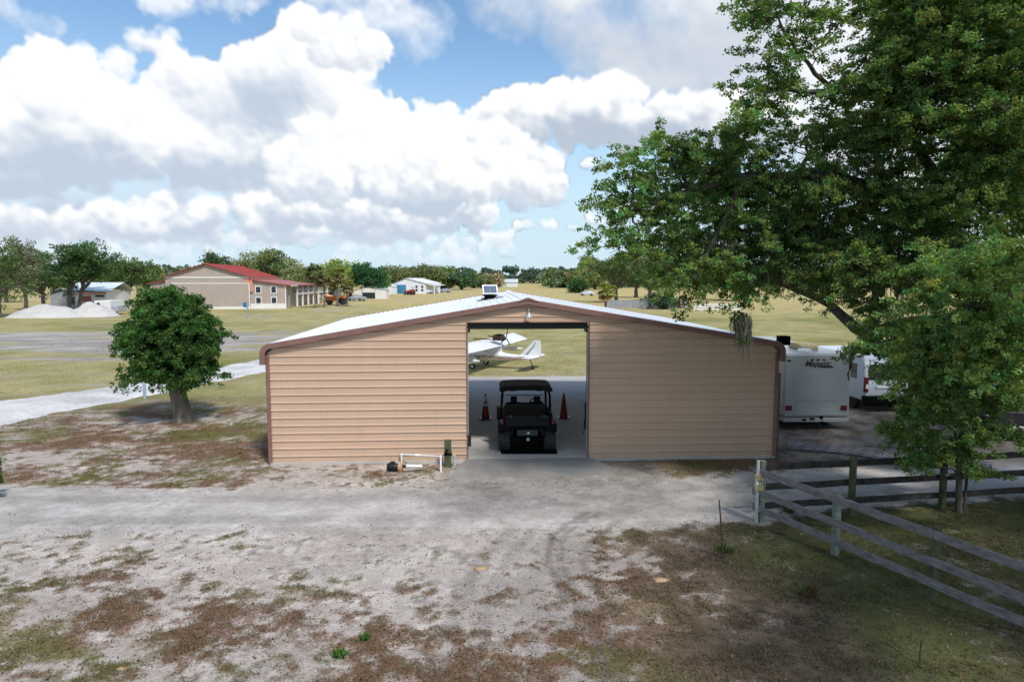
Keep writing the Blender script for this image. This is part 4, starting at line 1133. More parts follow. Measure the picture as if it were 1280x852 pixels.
far(438, 372, 330, 36, 10, (.14, .17, .045), 'lime green tree between the palms and the dark oak', group=gp, nclump=100)
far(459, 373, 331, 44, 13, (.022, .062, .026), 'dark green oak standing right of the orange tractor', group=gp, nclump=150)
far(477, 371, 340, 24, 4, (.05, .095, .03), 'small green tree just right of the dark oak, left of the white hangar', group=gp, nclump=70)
gh = 'trees around the white hangar'
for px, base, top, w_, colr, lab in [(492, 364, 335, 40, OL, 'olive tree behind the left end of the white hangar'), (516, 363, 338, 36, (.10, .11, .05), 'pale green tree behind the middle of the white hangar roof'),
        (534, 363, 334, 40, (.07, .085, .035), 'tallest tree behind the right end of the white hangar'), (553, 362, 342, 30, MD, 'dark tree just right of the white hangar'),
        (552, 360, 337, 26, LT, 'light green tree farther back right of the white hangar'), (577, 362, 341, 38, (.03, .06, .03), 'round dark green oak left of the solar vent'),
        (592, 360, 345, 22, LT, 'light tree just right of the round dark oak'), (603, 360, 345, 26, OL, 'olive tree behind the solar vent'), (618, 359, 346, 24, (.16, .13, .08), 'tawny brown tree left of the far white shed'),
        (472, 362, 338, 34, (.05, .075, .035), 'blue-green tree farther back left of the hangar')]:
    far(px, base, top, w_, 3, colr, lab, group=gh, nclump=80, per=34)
gr_ = 'trees along the right side of the runway'
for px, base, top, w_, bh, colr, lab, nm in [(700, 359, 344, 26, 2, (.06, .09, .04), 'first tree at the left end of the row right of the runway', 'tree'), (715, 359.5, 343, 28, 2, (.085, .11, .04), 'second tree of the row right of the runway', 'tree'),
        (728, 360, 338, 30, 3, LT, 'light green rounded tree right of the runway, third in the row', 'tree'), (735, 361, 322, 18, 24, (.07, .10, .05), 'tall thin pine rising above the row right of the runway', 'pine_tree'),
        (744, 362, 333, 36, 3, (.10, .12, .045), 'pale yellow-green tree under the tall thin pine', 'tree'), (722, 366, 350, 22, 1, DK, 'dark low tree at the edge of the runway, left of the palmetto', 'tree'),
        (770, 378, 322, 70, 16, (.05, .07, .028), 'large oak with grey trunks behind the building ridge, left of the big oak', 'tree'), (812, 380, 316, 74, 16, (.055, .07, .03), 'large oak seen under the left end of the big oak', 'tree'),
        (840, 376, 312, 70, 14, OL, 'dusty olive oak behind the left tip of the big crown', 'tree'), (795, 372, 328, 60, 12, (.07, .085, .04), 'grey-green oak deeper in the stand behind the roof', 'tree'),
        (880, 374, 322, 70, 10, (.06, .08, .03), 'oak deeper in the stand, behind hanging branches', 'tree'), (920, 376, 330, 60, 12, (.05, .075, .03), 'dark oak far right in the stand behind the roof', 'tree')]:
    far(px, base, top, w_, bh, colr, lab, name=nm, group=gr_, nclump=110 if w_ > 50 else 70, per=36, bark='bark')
P = G(757, 387); palm('low bushy palmetto in front of the grey wall behind the roof', None, P.x, P.y, 32 / (F / P.y), fr=1.9, color=(.13, .14, .05), dead=(.26, .16, .08), n=70)
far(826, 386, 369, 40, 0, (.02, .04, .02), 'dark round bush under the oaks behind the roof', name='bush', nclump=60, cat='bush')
# far wood that reads as one mass
def wood(x0, x1, Y0, Y1, n, h, colr):
    Cs = np.stack([rng.uniform(x0, x1, n), rng.uniform(Y0, Y1, n), np.zeros(n)], -1)
    hh = h * (.62 + .5 * fbm(Cs[:, 0] * .035, Cs[:, 1] * 0, 3, 3)); Cs[:, 2] = rng.uniform(.05, 1, n) * hh
    return leaf_quads(Cs, np.full(n, 3.2), 26, 2.6, tuple(c_ * 2.0 + .02 for c_ in colr), clump_var=.3)  # woodland colour lifted to imitate haze over the distance
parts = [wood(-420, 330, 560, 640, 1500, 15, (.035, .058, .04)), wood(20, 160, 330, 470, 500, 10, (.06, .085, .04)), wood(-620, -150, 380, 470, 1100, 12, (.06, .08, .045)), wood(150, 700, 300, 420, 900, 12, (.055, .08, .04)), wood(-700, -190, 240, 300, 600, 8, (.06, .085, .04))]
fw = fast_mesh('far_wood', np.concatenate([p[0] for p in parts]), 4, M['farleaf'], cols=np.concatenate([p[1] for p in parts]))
tag(fw, 'distant belt of dark woodland along the horizon', 'woodland', kind='stuff')
#@@BARN
# ------------------------------------------------------------------ the beige metal building
barn = thing('metal_building', 'wide beige ribbed metal building with white roof and open roll-up door', 'building', BC, BROT)
W2 = BW / 2
ZR, ZE = 4.80, 3.55            # ridge and eave-bend heights of the roof skin
XB = W2 - .18                  # where the roof starts to bend down
DX0, DX1, DZ = -1.80, 1.84, 4.17
def roof_z(x): return ZR - (ZR - ZE) * min(1, abs(x) / XB)
def roof_outline(off=0.0, n=6):
    """half outline from ridge to eave drip, x>=0"""
    pts = [(0, ZR + off), (XB * .5, roof_z(XB * .5) + off), (XB, ZE + off)]
    r = .30 + off; cx, cz = XB + .02, ZE - .30
    for i in range(1, n + 1):
        a = R(80) * (1 - i / n) + R(0); pts.append((cx + r * math.cos(a), cz + r * math.sin(a)))
    pts.append((cx + r, cz - .28)); return pts
RIB = .2286
def siding(mb, x0, x1, z0, topfn, y=0.0, out=-1, nx=24):
    """horizontal ribbed sheet on the plane y, ribs toward out"""
    xs = np.linspace(x0, x1, nx + 1)
    ztop = max(topfn(x) for x in xs)
    prof = []; z = z0
    k = 0
    while z < ztop + RIB:
        prof += [(z, 0.0), (z + RIB - .058, .004), (z + RIB - .040, .030), (z + RIB - .016, .030)]
        z += RIB
    base = len(mb.v)
    for x in xs:
        tz = topfn(x)
        for (pz, py) in prof: mb.v.append((x, y + out * py, min(pz, tz)))
    n = len(prof)
    for i in range(nx):
        for j in range(n - 1):
            a = base + i * n + j
            if mb.v[a][2] == mb.v[a + 1][2] and mb.v[a + n][2] == mb.v[a + n + 1][2]: continue
            mb.f.append((a, a + n, a + n + 1, a + 1))
under = lambda x: roof_z(x) - .03 if abs(x) < XB else ZE - .05 - (abs(x) - XB) * 1.2
mb = MB(); siding(mb, -W2, DX0, .03, under, nx=26); mb.build('front_wall', M['tan'], barn, fix=False)
mb = MB(); siding(mb, DX1, W2, .03, under, nx=26); mb.build('front_wall', M['tan'], barn, fix=False)
mb = MB()
k0 = .03 + RIB * math.ceil((DZ - .03) / RIB) - RIB
siding(mb, DX0, DX1, k0 + RIB * .0, under, nx=16)
for i, p in enumerate(mb.v): 
    if p[2] < DZ: mb.v[i] = (p[0], p[1], DZ)
mb.build('gable_panel', M['tan'], barn, fix=False)
# fastener rows and sheet laps on the front
for x_ in (-4.9, 3.4, 5.6):
    mb = MB(); siding(mb, x_, x_ + .022, .03, under, y=-.004, nx=1)
    for i in range(len(mb.v)): mb.v[i] = (mb.v[i][0], mb.v[i][1] - .0, mb.v[i][2])
    mb.build('sheet_lap', M['tan'], barn, fix=False)
def screws(x0, x1, topfn, par):
    mb = MB(); z = .03 + RIB - .100
    while z < ZR:
        x = x0 + .35
        while x < x1 - .1:
            if z < topfn(x) - .15: mb.lathe([(.013, -.0105), (.010, -.006), (.013, .0)], (x + random.gauss(0, .008), -.0005, z + random.gauss(0, .004)), 'y', 6)
            x += 1.12
        z += RIB
    mb.build('screw', M['steel'], par, fix=False)['kind'] = 'stuff'
for par, a, b in ((bpy.data.objects['front_wall'], -W2, DX0), (bpy.data.objects['front_wall.001'], DX1, W2)):
    screws(a, b, under, par)
# sides and rear
for sx_s in (-1, 1):
    mb = MB(); tmp = MB(); siding(tmp, 0, BL, .03, lambda x: ZE - .22, nx=4)
    mb.add([(sx_s * (W2 - .01) + sx_s * (-p[1]), p[0], p[2]) for p in tmp.v], tmp.f); mb.build('side_wall', M['tan'], barn, fix=False)
for a, b in ((-W2, -3.6), (5.2, W2)):
    mb = MB(); siding(mb, a, b, .03, under, y=BL, out=1, nx=12); mb.build('rear_wall', M['tan'], barn, fix=False)
mb = MB(); siding(mb, -3.6, 5.2, 4.18, under, y=BL, out=1, nx=12)
for i, p in enumerate(mb.v): mb.v[i] = (p[0], p[1], max(p[2], 4.18))
mb.build('rear_header', M['tan'], barn, fix=False)
# roof skin: ribs run the length of the building
mb = MB(); prof = []
half = roof_outline(.03)
full = [(-x, z) for x, z in half[::-1]] + half[1:]
# resample with ribs every 0.23 m
d = [0]
for i in range(1, len(full)): d.append(d[-1] + math.dist(full[i], full[i - 1]))
pts = []
s_ = 0
while s_ < d[-1]:
    for ds, rz_ in ((0, 0), (.17, .0), (.187, .022), (.213, .022)):
        q = s_ + ds
        if q < d[-1]:
            x = np.interp(q, d, [p[0] for p in full]); z = np.interp(q, d, [p[1] for p in full]); pts.append((x, z + rz_))
    s_ += .2286
pts.append(full[-1])
nY = 12; base = 0
for j in range(nY + 1):
    y = -.14 + (BL + .28) * j / nY
    for x, z in pts: mb.v.append((x, y, z))
n = len(pts)
for j in range(nY):
    for i in range(n - 1): mb.f.append((j*n+i, j*n+i+1, (j+1)*n+i+1, (j+1)*n+i))
roof = mb.build('roof', M['roof_white'], barn, fix=False)
mb = MB(); mb.prism([(-.14, ZR + .035), (0, ZR + .085), (.14, ZR + .035), (0, ZR + .06)], -.12, BL + .12); mb.build('ridge_cap', M['roof_white'], roof)
# brown gable trims
for yy in (-.16, BL + .10):
    outer = roof_outline(.055, 8); inner = roof_outline(-.10, 8)
    for sgn in (-1, 1):
        mb = MB(); o_ = [(sgn * x, z) for x, z in outer]; i_ = [(sgn * x, z) for x, z in inner]
        n = len(o_)
        vs = [(x, yy, z) for x, z in o_] + [(x, yy, z) for x, z in i_] + [(x, yy + .06, z) for x, z in o_] + [(x, yy + .06, z) for x, z in i_]
        fs = []
        for i in range(n - 1): fs += [(i, i+1, n+i+1, n+i), (2*n+i, 2*n+i+1, i+1, i), (2*n+i+1, 2*n+i, 3*n+i, 3*n+i+1), (n+i, n+i+1, 3*n+i+1, 3*n+i)]
        fs += [(n-1, 2*n-1, 4*n-1, 3*n-1)]
        mb.add(vs, fs); t_ = mb.build('gable_trim', M['brown'], barn, bevel=.006)
mb = MB(); mb.prism([(-.30, ZR - .02), (-.1, ZR + .075), (0, ZR + .10), (.1, ZR + .075), (.30, ZR - .02), (0, ZR + .03)], -.185, -.155); mb.build('ridge_end_cap', M['brown'], barn)
# corner and door trims
for x, w_ in ((-W2, .11), (W2, .11)):
    mb = MB(); mb.box(x - w_ * .55, x + w_ * .45, -.045, .09, .02, ZE - .30); mb.build('corner_trim', M['brown'], barn, bevel=.008)
mb = MB(); mb.box(DX0 - .012, DX0 + .012, -.036, .10, .04, DZ); mb.build('door_jamb', M['brown'], barn, bevel=.006)
mb = MB(); mb.box(DX1 - .012, DX1 + .012, -.036, .10, .04, DZ); mb.build('door_jamb', M['brown'], barn, bevel=.006)
mb = MB(); mb.box(DX0 - .02, DX1 + .02, -.034, .10, DZ - .012, DZ + .012); mb.build('door_head', M['brown'], barn, bevel=.006)
rd_ = MB(); rd_.lathe([(.02, DX0 + .02), (.16, DX0 + .03), (.165, 0), (.16, DX1 - .03), (.02, DX1 - .02)], (0, .24, DZ - .06), 'x', 24)
rdo = rd_.build('roll_up_door', M['black'], barn, smooth=True, fix=True)
mb = MB(); mb.box(DX0 + .015, DX1 - .015, .075, .095, DZ - .19, DZ - .11); mb.build('bottom_bar', M['black'], rdo, bevel=.005)
for x in (DX0 + .03, DX1 - .10): MB().box(x, x + .07, .08, .42, DZ - .30, DZ - .02).build('bracket', M['black'], rdo)
for x in (DX0 + .014, DX1 - .044):
    mb = MB(); mb.box(x, x + .03, .105, .17, .08, DZ - .25); mb.build('guide_track', M['steel'], rdo)
mb = MB()
for zz in np.arange(.95, DZ - .2, .05):
    mb.tube([(DX1 - .075 + .004 * math.sin(zz * 40), .02, zz), (DX1 - .075, .02, zz + .035)], .008, 5)
mb.tube([(DX1 - .08, .02, 1.75), (DX1 - .10, .0, 1.55), (DX1 - .085, 0, 1.3), (DX1 - .12, -.0, 1.15), (DX1 - .09, .0, .95)], .022, 6)
mb.tube([(DX1 - .09, 0, 1.0), (DX1 - .17, 0, .82), (DX1 - .15, 0, .78)], .01, 5)
mb.build('hoist_chain', M['matblack'], rdo, fix=False)
mb = MB(); mb.box(DX0 + .015, DX0 + .115, .02, .07, .45, .80); mb.build('door_sensor', M['black'], barn, bevel=.01)
# lamp under the gable
mb = MB(); mb.lathe([(.03, .14), (.04, .10), (.07, .06), (.115, .0), (.115, -.02), (.02, -.015)], (0.02, -.20, 4.34), 'z', 18); lm = mb.build('gable_lamp', M['silver'], barn, smooth=True)
mb = MB(); mb.tube([(.02, -.02, 4.53), (.02, -.14, 4.55), (.02, -.20, 4.49)], .022, 8); mb.build('lamp_arm', M['steel'], lm)
# solar attic vent on the roof
vx, vy = -.98, 5.9
vz = roof_z(vx) + .03
mb = MB(); mb.lathe([(.36, .0), (.34, .03), (.22, .05), (.22, .10), (.30, .12), (.30, .15), (.12, .18)], (vx, vy, vz), 'z', 22); sv = mb.build('solar_vent', M['plastic'], barn, smooth=True)
Mx = Matrix.Translation((vx, vy - .04, vz + .36)) @ Matrix.Rotation(R(12), 4, 'Z') @ Matrix.Rotation(R(64), 4, 'X')
mb = MB(); mb.box(-.29, .29, -.19, .19, -.02, .015, Mx); mb.build('panel_frame', M['white'], sv, bevel=.006)
mb = MB()
for i in range(2): 
    for j in range(2): mb.box(-.25 + i * .252, -.25 + i * .252 + .246, -.15 + j * .152, -.15 + j * .152 + .146, .016, .020, Mx)
mb.build('solar_cell', M['solar'], sv)
for q in (-.2, .2): MB().bar((vx + q, vy + .05, vz + .13), (vx + q, vy + .06, vz + .38), .03, .03).build('panel_bracket', M['steel'], sv)
mb = MB(); sl_ = -(ZR - ZE) / XB; mb.add([(vx - .5, vy - .5, roof_z(vx - .5) + .056), (vx + .5, vy - .5, roof_z(vx + .5) + .056), (vx + .5, vy + .5, roof_z(vx + .5) + .056), (vx - .5, vy + .5, roof_z(vx - .5) + .056)], [(0, 1, 2, 3)]); mb.build('flashing', M['steel'], sv)
# floodlight on the right eave
mb = MB(); mb.box(W2 + .06, W2 + .40, .0, .26, 3.44, 3.72); fl_ = mb.build('floodlight', M['matblack'], barn, bevel=.02)
mb = MB(); mb.bar((W2 - .05, .13, 3.44), (W2 + .2, .13, 3.46), .05, .05); mb.build('light_bracket', M['matblack'], fl_)
# frame inside
mb = MB()
for y in (.3, 3.2, 6.2, 9.2, BL - .25):
    for sg in (-1, 1):
        mb.bar((sg * (W2 - .12), y, .08), (sg * (W2 - .12), y, ZE - .35), .1, .1, (0, 1, 0))
        mb.bar((sg * (W2 - .12), y, ZE - .35), (sg * .0, y, ZR - .15), .1, .1, (0, 1, 0))
mb.build('steel_frame', M['steel'], barn)
# concrete curb under the wall
for a, b in ((-W2, DX0 - .03), (DX1 + .03, W2)): MB().box(a, b, -.07, .2, -.1, .045).build('foundation', M['pad'], barn)

# grey wooden gate leaf behind the right corner
p = bl(W2 + .17, .6)
gt = thing('wooden_gate', 'narrow grey weathered wooden gate beside the right corner of the beige building', 'gate', p, BROT)
for i in range(2):
    mb = MB(); mb.box(-.05 + i * .155, .09 + i * .155, 0, .03, .02, 2.55 - .04 * i); mb.build('board', M['greywood'], gt, bevel=.005)
for z in (.4, 1.3, 2.2): MB().box(-.05, .25, .03, .07, z, z + .09).build('brace', M['greywood'], gt)
#@@PROPS
# ------------------------------------------------------------------ things by the door
P = G(560, 583)
po = thing('wooden_post', 'short dark green treated post left of the open doorway', 'post', P, BROT)
mb = MB(); mb.box(-.10, .10, -.07, .07, -.1, .80); mb.build('post', M['treated'], po, bevel=.012)
mb = MB(); mb.box(-.115, .115, -.085, .085, .36, .42); mb.build('band', M['matblack'], po, bevel=.005)
mb = MB(); mb.tube([(-.03, -.085, .48), (-.03, -.14, .46), (-.03, -.15, .40)], .02, 8); mb.lathe([(.012, -.02), (.035, -.01), (.035, .01), (.012, .02)], (-.03, -.10, .52), 'z', 10); mb.build('hose_tap', M['matblack'], po)
P = G(568, 581)
mb = MB(); mb.tube([(0, 0, -.1), (0, 0, .26)], .035, 10); mb.tube([(0, 0, .26), (0, 0, .30)], .045, 10)
o = mb.build('vent_pipe', M['cyanpipe'], smooth=True); o.location = P; tag(o, 'stubby pale blue pipe right of the dark wooden post', 'pipe')
# pvc frame
A1, A2 = G(551, 590), G(502, 579)
pv = thing('pvc_pipe', 'thin white pvc pipe arch in front of the beige wall', 'pipe', A1)
rel = A2 - A1
hh = .46
mb = MB(); mb.tube([(0, 0, -.1), (0, 0, hh - .03), (-.03, .005, hh)], .028, 10); mb.build('upright', M['pvc'], pv, smooth=True)
mb = MB(); mb.tube([(-.02, 0, hh), rel + Vector((.03, 0, .27))], .026, 10); mb.build('crossbar', M['pvc'], pv, smooth=True)
mb = MB(); mb.tube([rel + Vector((0, 0, .28)), rel + Vector((0, 0, .0))], .028, 10); mb.build('upright', M['pvc'], pv, smooth=True)
mb = MB()
for q in (Vector((0, 0, hh)), rel + Vector((0, 0, .28))): MB().lathe([(.036, -.05), (.038, .0), (.036, .03)], q, 'z', 10).build('elbow', M['pvc'], pv, smooth=True)
mb.lathe([(.034, -.1), (.034, .06)], Vector((0, 0, hh)).lerp(rel + Vector((0, 0, .28)), .55), 'x', 10); mb.build('coupling', M['pvc'], pv, smooth=True)
# pump
P = G(497, 589)
pu = thing('water_pump', 'black and tan water pump lying on sand by the beige wall', 'pump', P, R(-8))
mb = MB(); mb.lathe([(.05, -.27), (.10, -.26), (.115, -.22), (.115, .0), (.10, .03), (.05, .04)], (-.03, 0, .13), 'x', 18); mb.box(-.26, -.06, -.10, .10, .0, .05); mb.box(-.2, -.08, -.06, .06, .22, .28); mb.build('motor', M['black'], pu, smooth=True)
mb = MB(); mb.lathe([(.06, .02), (.13, .04), (.14, .09), (.13, .14), (.07, .16)], (0, 0, .14), 'x', 18); mb.box(.04, .13, -.09, .09, 0, .06); mb.build('pump_body', M['tanplastic'], pu, smooth=True)
mb = MB(); mb.tube([(.16, 0, .16), (.26, 0, .17)], .045, 10); mb.build('coupling', M['black'], pu)
mb = MB(); mb.tube([(.26, 0, .17), (.72, .03, .17)], .05, 12); mb.build('outlet_pipe', M['pvc'], pu, smooth=True)
# black rubber mat under the vehicle
mt = MB()
c4 = [G(626, 567, .08), G(697, 567, .08), G(690, 538, .08), G(628, 538, .08)]
cx_ = sum((c_.x for c_ in c4)) / 4; cy_ = sum((c_.y for c_ in c4)) / 4
mt.prism([(c_.x - cx_, c_.y - cy_) for c_ in c4[:2]] + [(c4[1].x - cx_ - .02, c4[2].y + 2.4 - cy_), (c4[0].x - cx_, c4[2].y + 2.4 - cy_)], .078, .09, 'z')
o = mt.build('floor_mat', M['matblack']); o.location = (cx_, cy_, 0); tag(o, 'flat black mat under the utility vehicle in the doorway', 'mat')

# cones
def cone(P):
    root = thing('traffic_cone', 'orange traffic cone with white reflective sleeve, left of the utility vehicle', 'traffic cone', P, 0, 'traffic cones inside the building')
    mb = MB(); mb.lathe([(.175, .03), (.155, .06), (.035, .95), (.028, .965)], (0, 0, 0), 'z', 24); c_ = mb.build('cone_body', M['orange'], root, smooth=True)
    mb = MB(); mb.box(-.23, .23, -.23, .23, 0, .035); mb.build('base', M['black'], root, bevel=.015)
    return root, c_
P = G(607, 523, .076); c1, cb = cone(P)
def sleeve(par, z0, z1):
    r = lambda z: .155 + (.035 - .155) * (z - .06) / .89 + .004
    mb = MB(); mb.lathe([(r(z0), z0), (r(z1), z1)], (0, 0, 0), 'z', 24); mb.build('reflective_sleeve', M['reflective'], par, smooth=True)
P2c = G(704.5, 522, .076)
c2 = copy_tree(c1); c2.location = P2c; c2['label'] = 'plain dark orange traffic cone without sleeve, right of the utility vehicle'
sleeve(cb, .50, .62); sleeve(cb, .68, .90)

# ------------------------------------------------------------------ side-by-side utility vehicle
P = G(658.5, 561, .09)
utv = thing('utility_vehicle', 'black side-by-side utility vehicle parked in the open doorway', 'utility vehicle', P, R(1.5))
utv.scale = (1.08, 1, .91)
def wheel(par, x, y, r=.39, w=.33, lugs=True):
    mb = MB(); prof = [(r * .55, -w/2), (r * .9, -w/2), (r * .97, -w * .42), (r * .97, w * .42), (r * .9, w/2), (r * .55, w/2)]
    mb.lathe(prof, (x, y, r), 'x', 28)
    if lugs:
        for k in range(18):
            a = k * 2 * math.pi / 18
            for sg in (-1, 1):
                Mx = Matrix.Translation((x, y, r)) @ Matrix.Rotation(a + (.17 if sg > 0 else 0), 4, 'X') @ Matrix.Translation((sg * w * .23, 0, r * .975)) @ Matrix.Rotation(sg * .5, 4, 'Z')
                mb.box(-w * .26, w * .26, -.026, .026, -.015, .028, Mx)
    t = mb.build('wheel', M['rubber'], par)
    mb = MB(); mb.lathe([(.03, -w * .36), (r * .5, -w * .34), (r * .56, -w * .45), (r * .56, w * .45), (r * .5, w * .34), (.03, w * .36)], (x, y, r), 'x', 20); mb.build('rim', M['black'], t, smooth=True)
    return t
for x in (-.66, .66):
    for y in (0, 2.15): wheel(utv, x, y)
mb = MB(); mb.box(-.42, .42, -.25, 2.5, .42, .56); mb.box(-.6, .6, .7, 1.75, .40, .50); mb.build('chassis', M['matblack'], utv, bevel=.02)
# cargo bed
mb = MB(); mb.box(-.70, .70, -.42, .78, .80, .86)
mb.prism([(-.42, .84), (-.42, 1.24), (-.30, 1.30), (.70, 1.34), (.78, 1.30), (.78, .84)], -.72, -.64, 'x')
mb.prism([(-.42, .84), (-.42, 1.24), (-.30, 1.30), (.70, 1.34), (.78, 1.30), (.78, .84)], .64, .72, 'x')
mb.box(-.64, .64, .72, .78, .85, 1.42); bed = mb.build('cargo_bed', M['plastic'], utv, bevel=.015)
mb = MB(); mb.box(-.63, .63, -.46, -.40, .90, 1.26); tg = mb.build('tailgate', M['bluegrey'], utv, bevel=.02)
mb = MB(); mb.prism([(-.60, .93), (-.60, 1.06), (-.36, 1.10), (-.30, 1.20), (.30, 1.20), (.36, 1.10), (.60, 1.06), (.60, .93)], -.485, -.462); mb.build('tailgate_panel', M['bluegrey'], tg, bevel=.008)
for sg in (-1, 1):
    mb = MB(); mb.box(sg * .48 - .055, sg * .48 + .055, -.49, -.44, 1.235, 1.285); mb.build('latch', M['greyplastic'], tg, bevel=.006)
    # rear fender and lamp
    mb = MB(); pr = [(-.46, .72), (-.48, .94), (-.30, .98), (.42, .98), (.55, .80), (.45, .78), (.35, .88), (-.25, .88), (-.36, .72)]
    x0, x1 = (sg * .50, sg * .84) if sg > 0 else (sg * .84, sg * .50)
    mb.prism(pr, x0, x1, 'x'); mb.build('fender', M['plastic'], utv, bevel=.02)
    mb = MB(); mb.box(sg * .735 - .045, sg * .735 + .045, -.50, -.45, .98, 1.16); mb.build('tail_lamp', M['red_lamp'], utv, bevel=.015)
    # shock, arm
    mb = MB(); mb.tube([(sg * .34, -.05, .95), (sg * .50, -.12, .46)], .05, 10); mb.build('shock_absorber', M['greyplastic'], utv, smooth=True)
    mb = MB(); mb.bar((sg * .12, -.10, .44), (sg * .52, -.02, .36), .09, .05); mb.build('suspension_arm', M['matblack'], utv)
mb = MB(); mb.lathe([(.03, -.16), (.13, -.13), (.15, 0), (.13, .13), (.03, .16)], (0, 0, .42), 'x', 14); mb.build('gearbox', M['matblack'], utv)
mb = MB(); mb.box(-.30, .30, -.52, -.46, .60, .80); bp = mb.build('rear_plate', M['greyplastic'], utv, bevel=.015)
mb = MB(); mb.lathe([(.045, -.527), (.045, -.522)], (.02, 0, .70), 'y', 20); mb.build('emblem', M['greenmark'], bp)
mb = MB(); mb.prism([(.0, .672), (.035, .69), (.05, .72), (.03, .73), (.02, .705), (-.005, .70)], -.531, -.528); mb.build('emblem_mark', M['whitemark'], bp)
mb = MB(); mb.box(-.035, .055, -.58, -.44, .44, .53); mb.build('hitch', M['steel'], utv, bevel=.01)
mb = MB(); mb.tube([(-.52, -.46, .62), (-.40, -.54, .50), (.40, -.54, .50), (.52, -.46, .62)], .03, 8); mb.build('bumper', M['matblack'], utv, smooth=True)
# cab
for x in (-.36, .34):
    mb = MB(); mb.box(x - .25, x + .25, .95, 1.45, .72, .86); st = mb.build('seat', M['matblack'], utv, bevel=.04)
    Mx = Matrix.Translation((x, .92, .86)) @ Matrix.Rotation(R(-12), 4, 'X')
    mb = MB(); mb.prism([(-.25, 0), (-.25, .45), (-.19, .60), (.19, .60), (.25, .45), (.25, 0)], -.06, .06); mb.v = [tuple(Mx @ Vector(v_)) for v_ in mb.v]; mb.build('backrest', M['matblack'], st, bevel=.03)
    Mx = Matrix.Translation((x, .80, 1.50)) @ Matrix.Rotation(R(-8), 4, 'X')
    mb = MB(); mb.box(-.10, .10, -.05, .05, -.02, .20, Mx); mb.build('headrest', M['matblack'], st, bevel=.03)
mb = MB(); mb.box(-.66, .66, .80, 1.85, .50, .70); mb.box(-.64, .64, .78, .86, .7, 1.30); mb.build('cab_tub', M['plastic'], utv, bevel=.03)
mb = MB(); mb.prism([(1.75, .62), (1.75, 1.18), (1.95, 1.22), (2.55, 1.02), (2.72, .80), (2.70, .55)], -.62, .62, 'x'); mb.build('bonnet', M['plastic'], utv, bevel=.05)
mb = MB(); mb.box(-.60, .60, 1.72, 1.80, 1.08, 1.28); mb.build('dashboard', M['matblack'], utv, bevel=.03)
mb = MB()
ring = [(.34 + .17 * math.cos(a), 1.52 - .07 * math.sin(a), 1.34 + .16 * math.sin(a)) for a in np.linspace(0, 2 * math.pi, 22)]
mb.tube(ring, .016, 6, False); mb.tube([(.34, 1.52, 1.34), (.34, 1.75, 1.18)], .02, 6); mb.bar((.18, 1.52, 1.34), (.50, 1.52, 1.34), .03, .02); mb.build('steering_wheel', M['matblack'], utv, smooth=True)
mb = MB()
for sg in (-1, 1):
    mb.tube([(sg * .72, .62, .85), (sg * .73, .68, 1.35), (sg * .72, .72, 1.72), (sg * .68, .80, 1.94), (sg * .64, 1.0, 1.98), (sg * .64, 1.75, 1.97), (sg * .68, 2.0, 1.60), (sg * .70, 2.15, 1.10)], .035, 8)
    mb.tube([(sg * .73, .72, 1.25), (sg * .73, 1.2, 1.15), (sg * .73, 1.75, 1.05)], .026, 8)
    mb.tube([(sg * .72, .72, 1.72), (sg * .73, 1.05, 1.30), (sg * .72, 1.2, .72)], .024, 8)
for y, z in ((.80, 1.96), (1.75, 1.97)): mb.tube([(-.68, y, z), (.68, y, z)], .032, 8)
mb.tube([(-.60, 1.98, 1.52), (.60, 1.98, 1.52)], .018, 6)
mb.build('roll_cage', M['matblack'], utv, smooth=True, fix=False)
# moulded roof with drooping rear corners
mb = MB()
outl = [(-.80, 1.930), (-.78, 2.030), (-.66, 2.100), (-.42, 2.120), (-.38, 2.135), (-.30, 2.120), (.30, 2.120), (.38, 2.135), (.44, 2.120), (.66, 2.100), (.78, 2.030), (.80, 1.930), (.70, 1.890), (.56, 1.950), (.40, 1.930), (.22, 1.955), (-.22, 1.955), (-.40, 1.930), (-.56, 1.950), (-.70, 1.890)]
mb.prism(outl, .52, .62)
mb.prism([(-.80, 1.970), (-.76, 2.040), (-.66, 2.100), (-.3, 2.120), (.3, 2.120), (.66, 2.100), (.76, 2.040), (.80, 1.970), (.7, 2.020), (-.7, 2.020)], .62, 1.95); mb.build('cab_roof', M['plastic'], utv, bevel=.02)
for sg in (-1, 1):
    mb = MB(); mb.prism([(.80, .52), (.72, 1.0), (.78, 1.22), (1.55, 1.05), (1.8, .8), (1.8, .52)], sg * .70 - .02, sg * .70 + .02, 'x'); mb.build('door', M['plastic'], utv, bevel=.01)
mb = MB(); mb.box(-.88, -.76, .35, .55, .92, 1.42); mb.build('side_box', M['plastic'], utv, bevel=.03)
mb = MB(); mb.lathe([(.03, -.05), (.05, -.045), (.05, .045), (.03, .05)], (-.76, -.47, 1.10), 'y', 14); mb.build('fuel_cap', M['greyplastic'], utv)

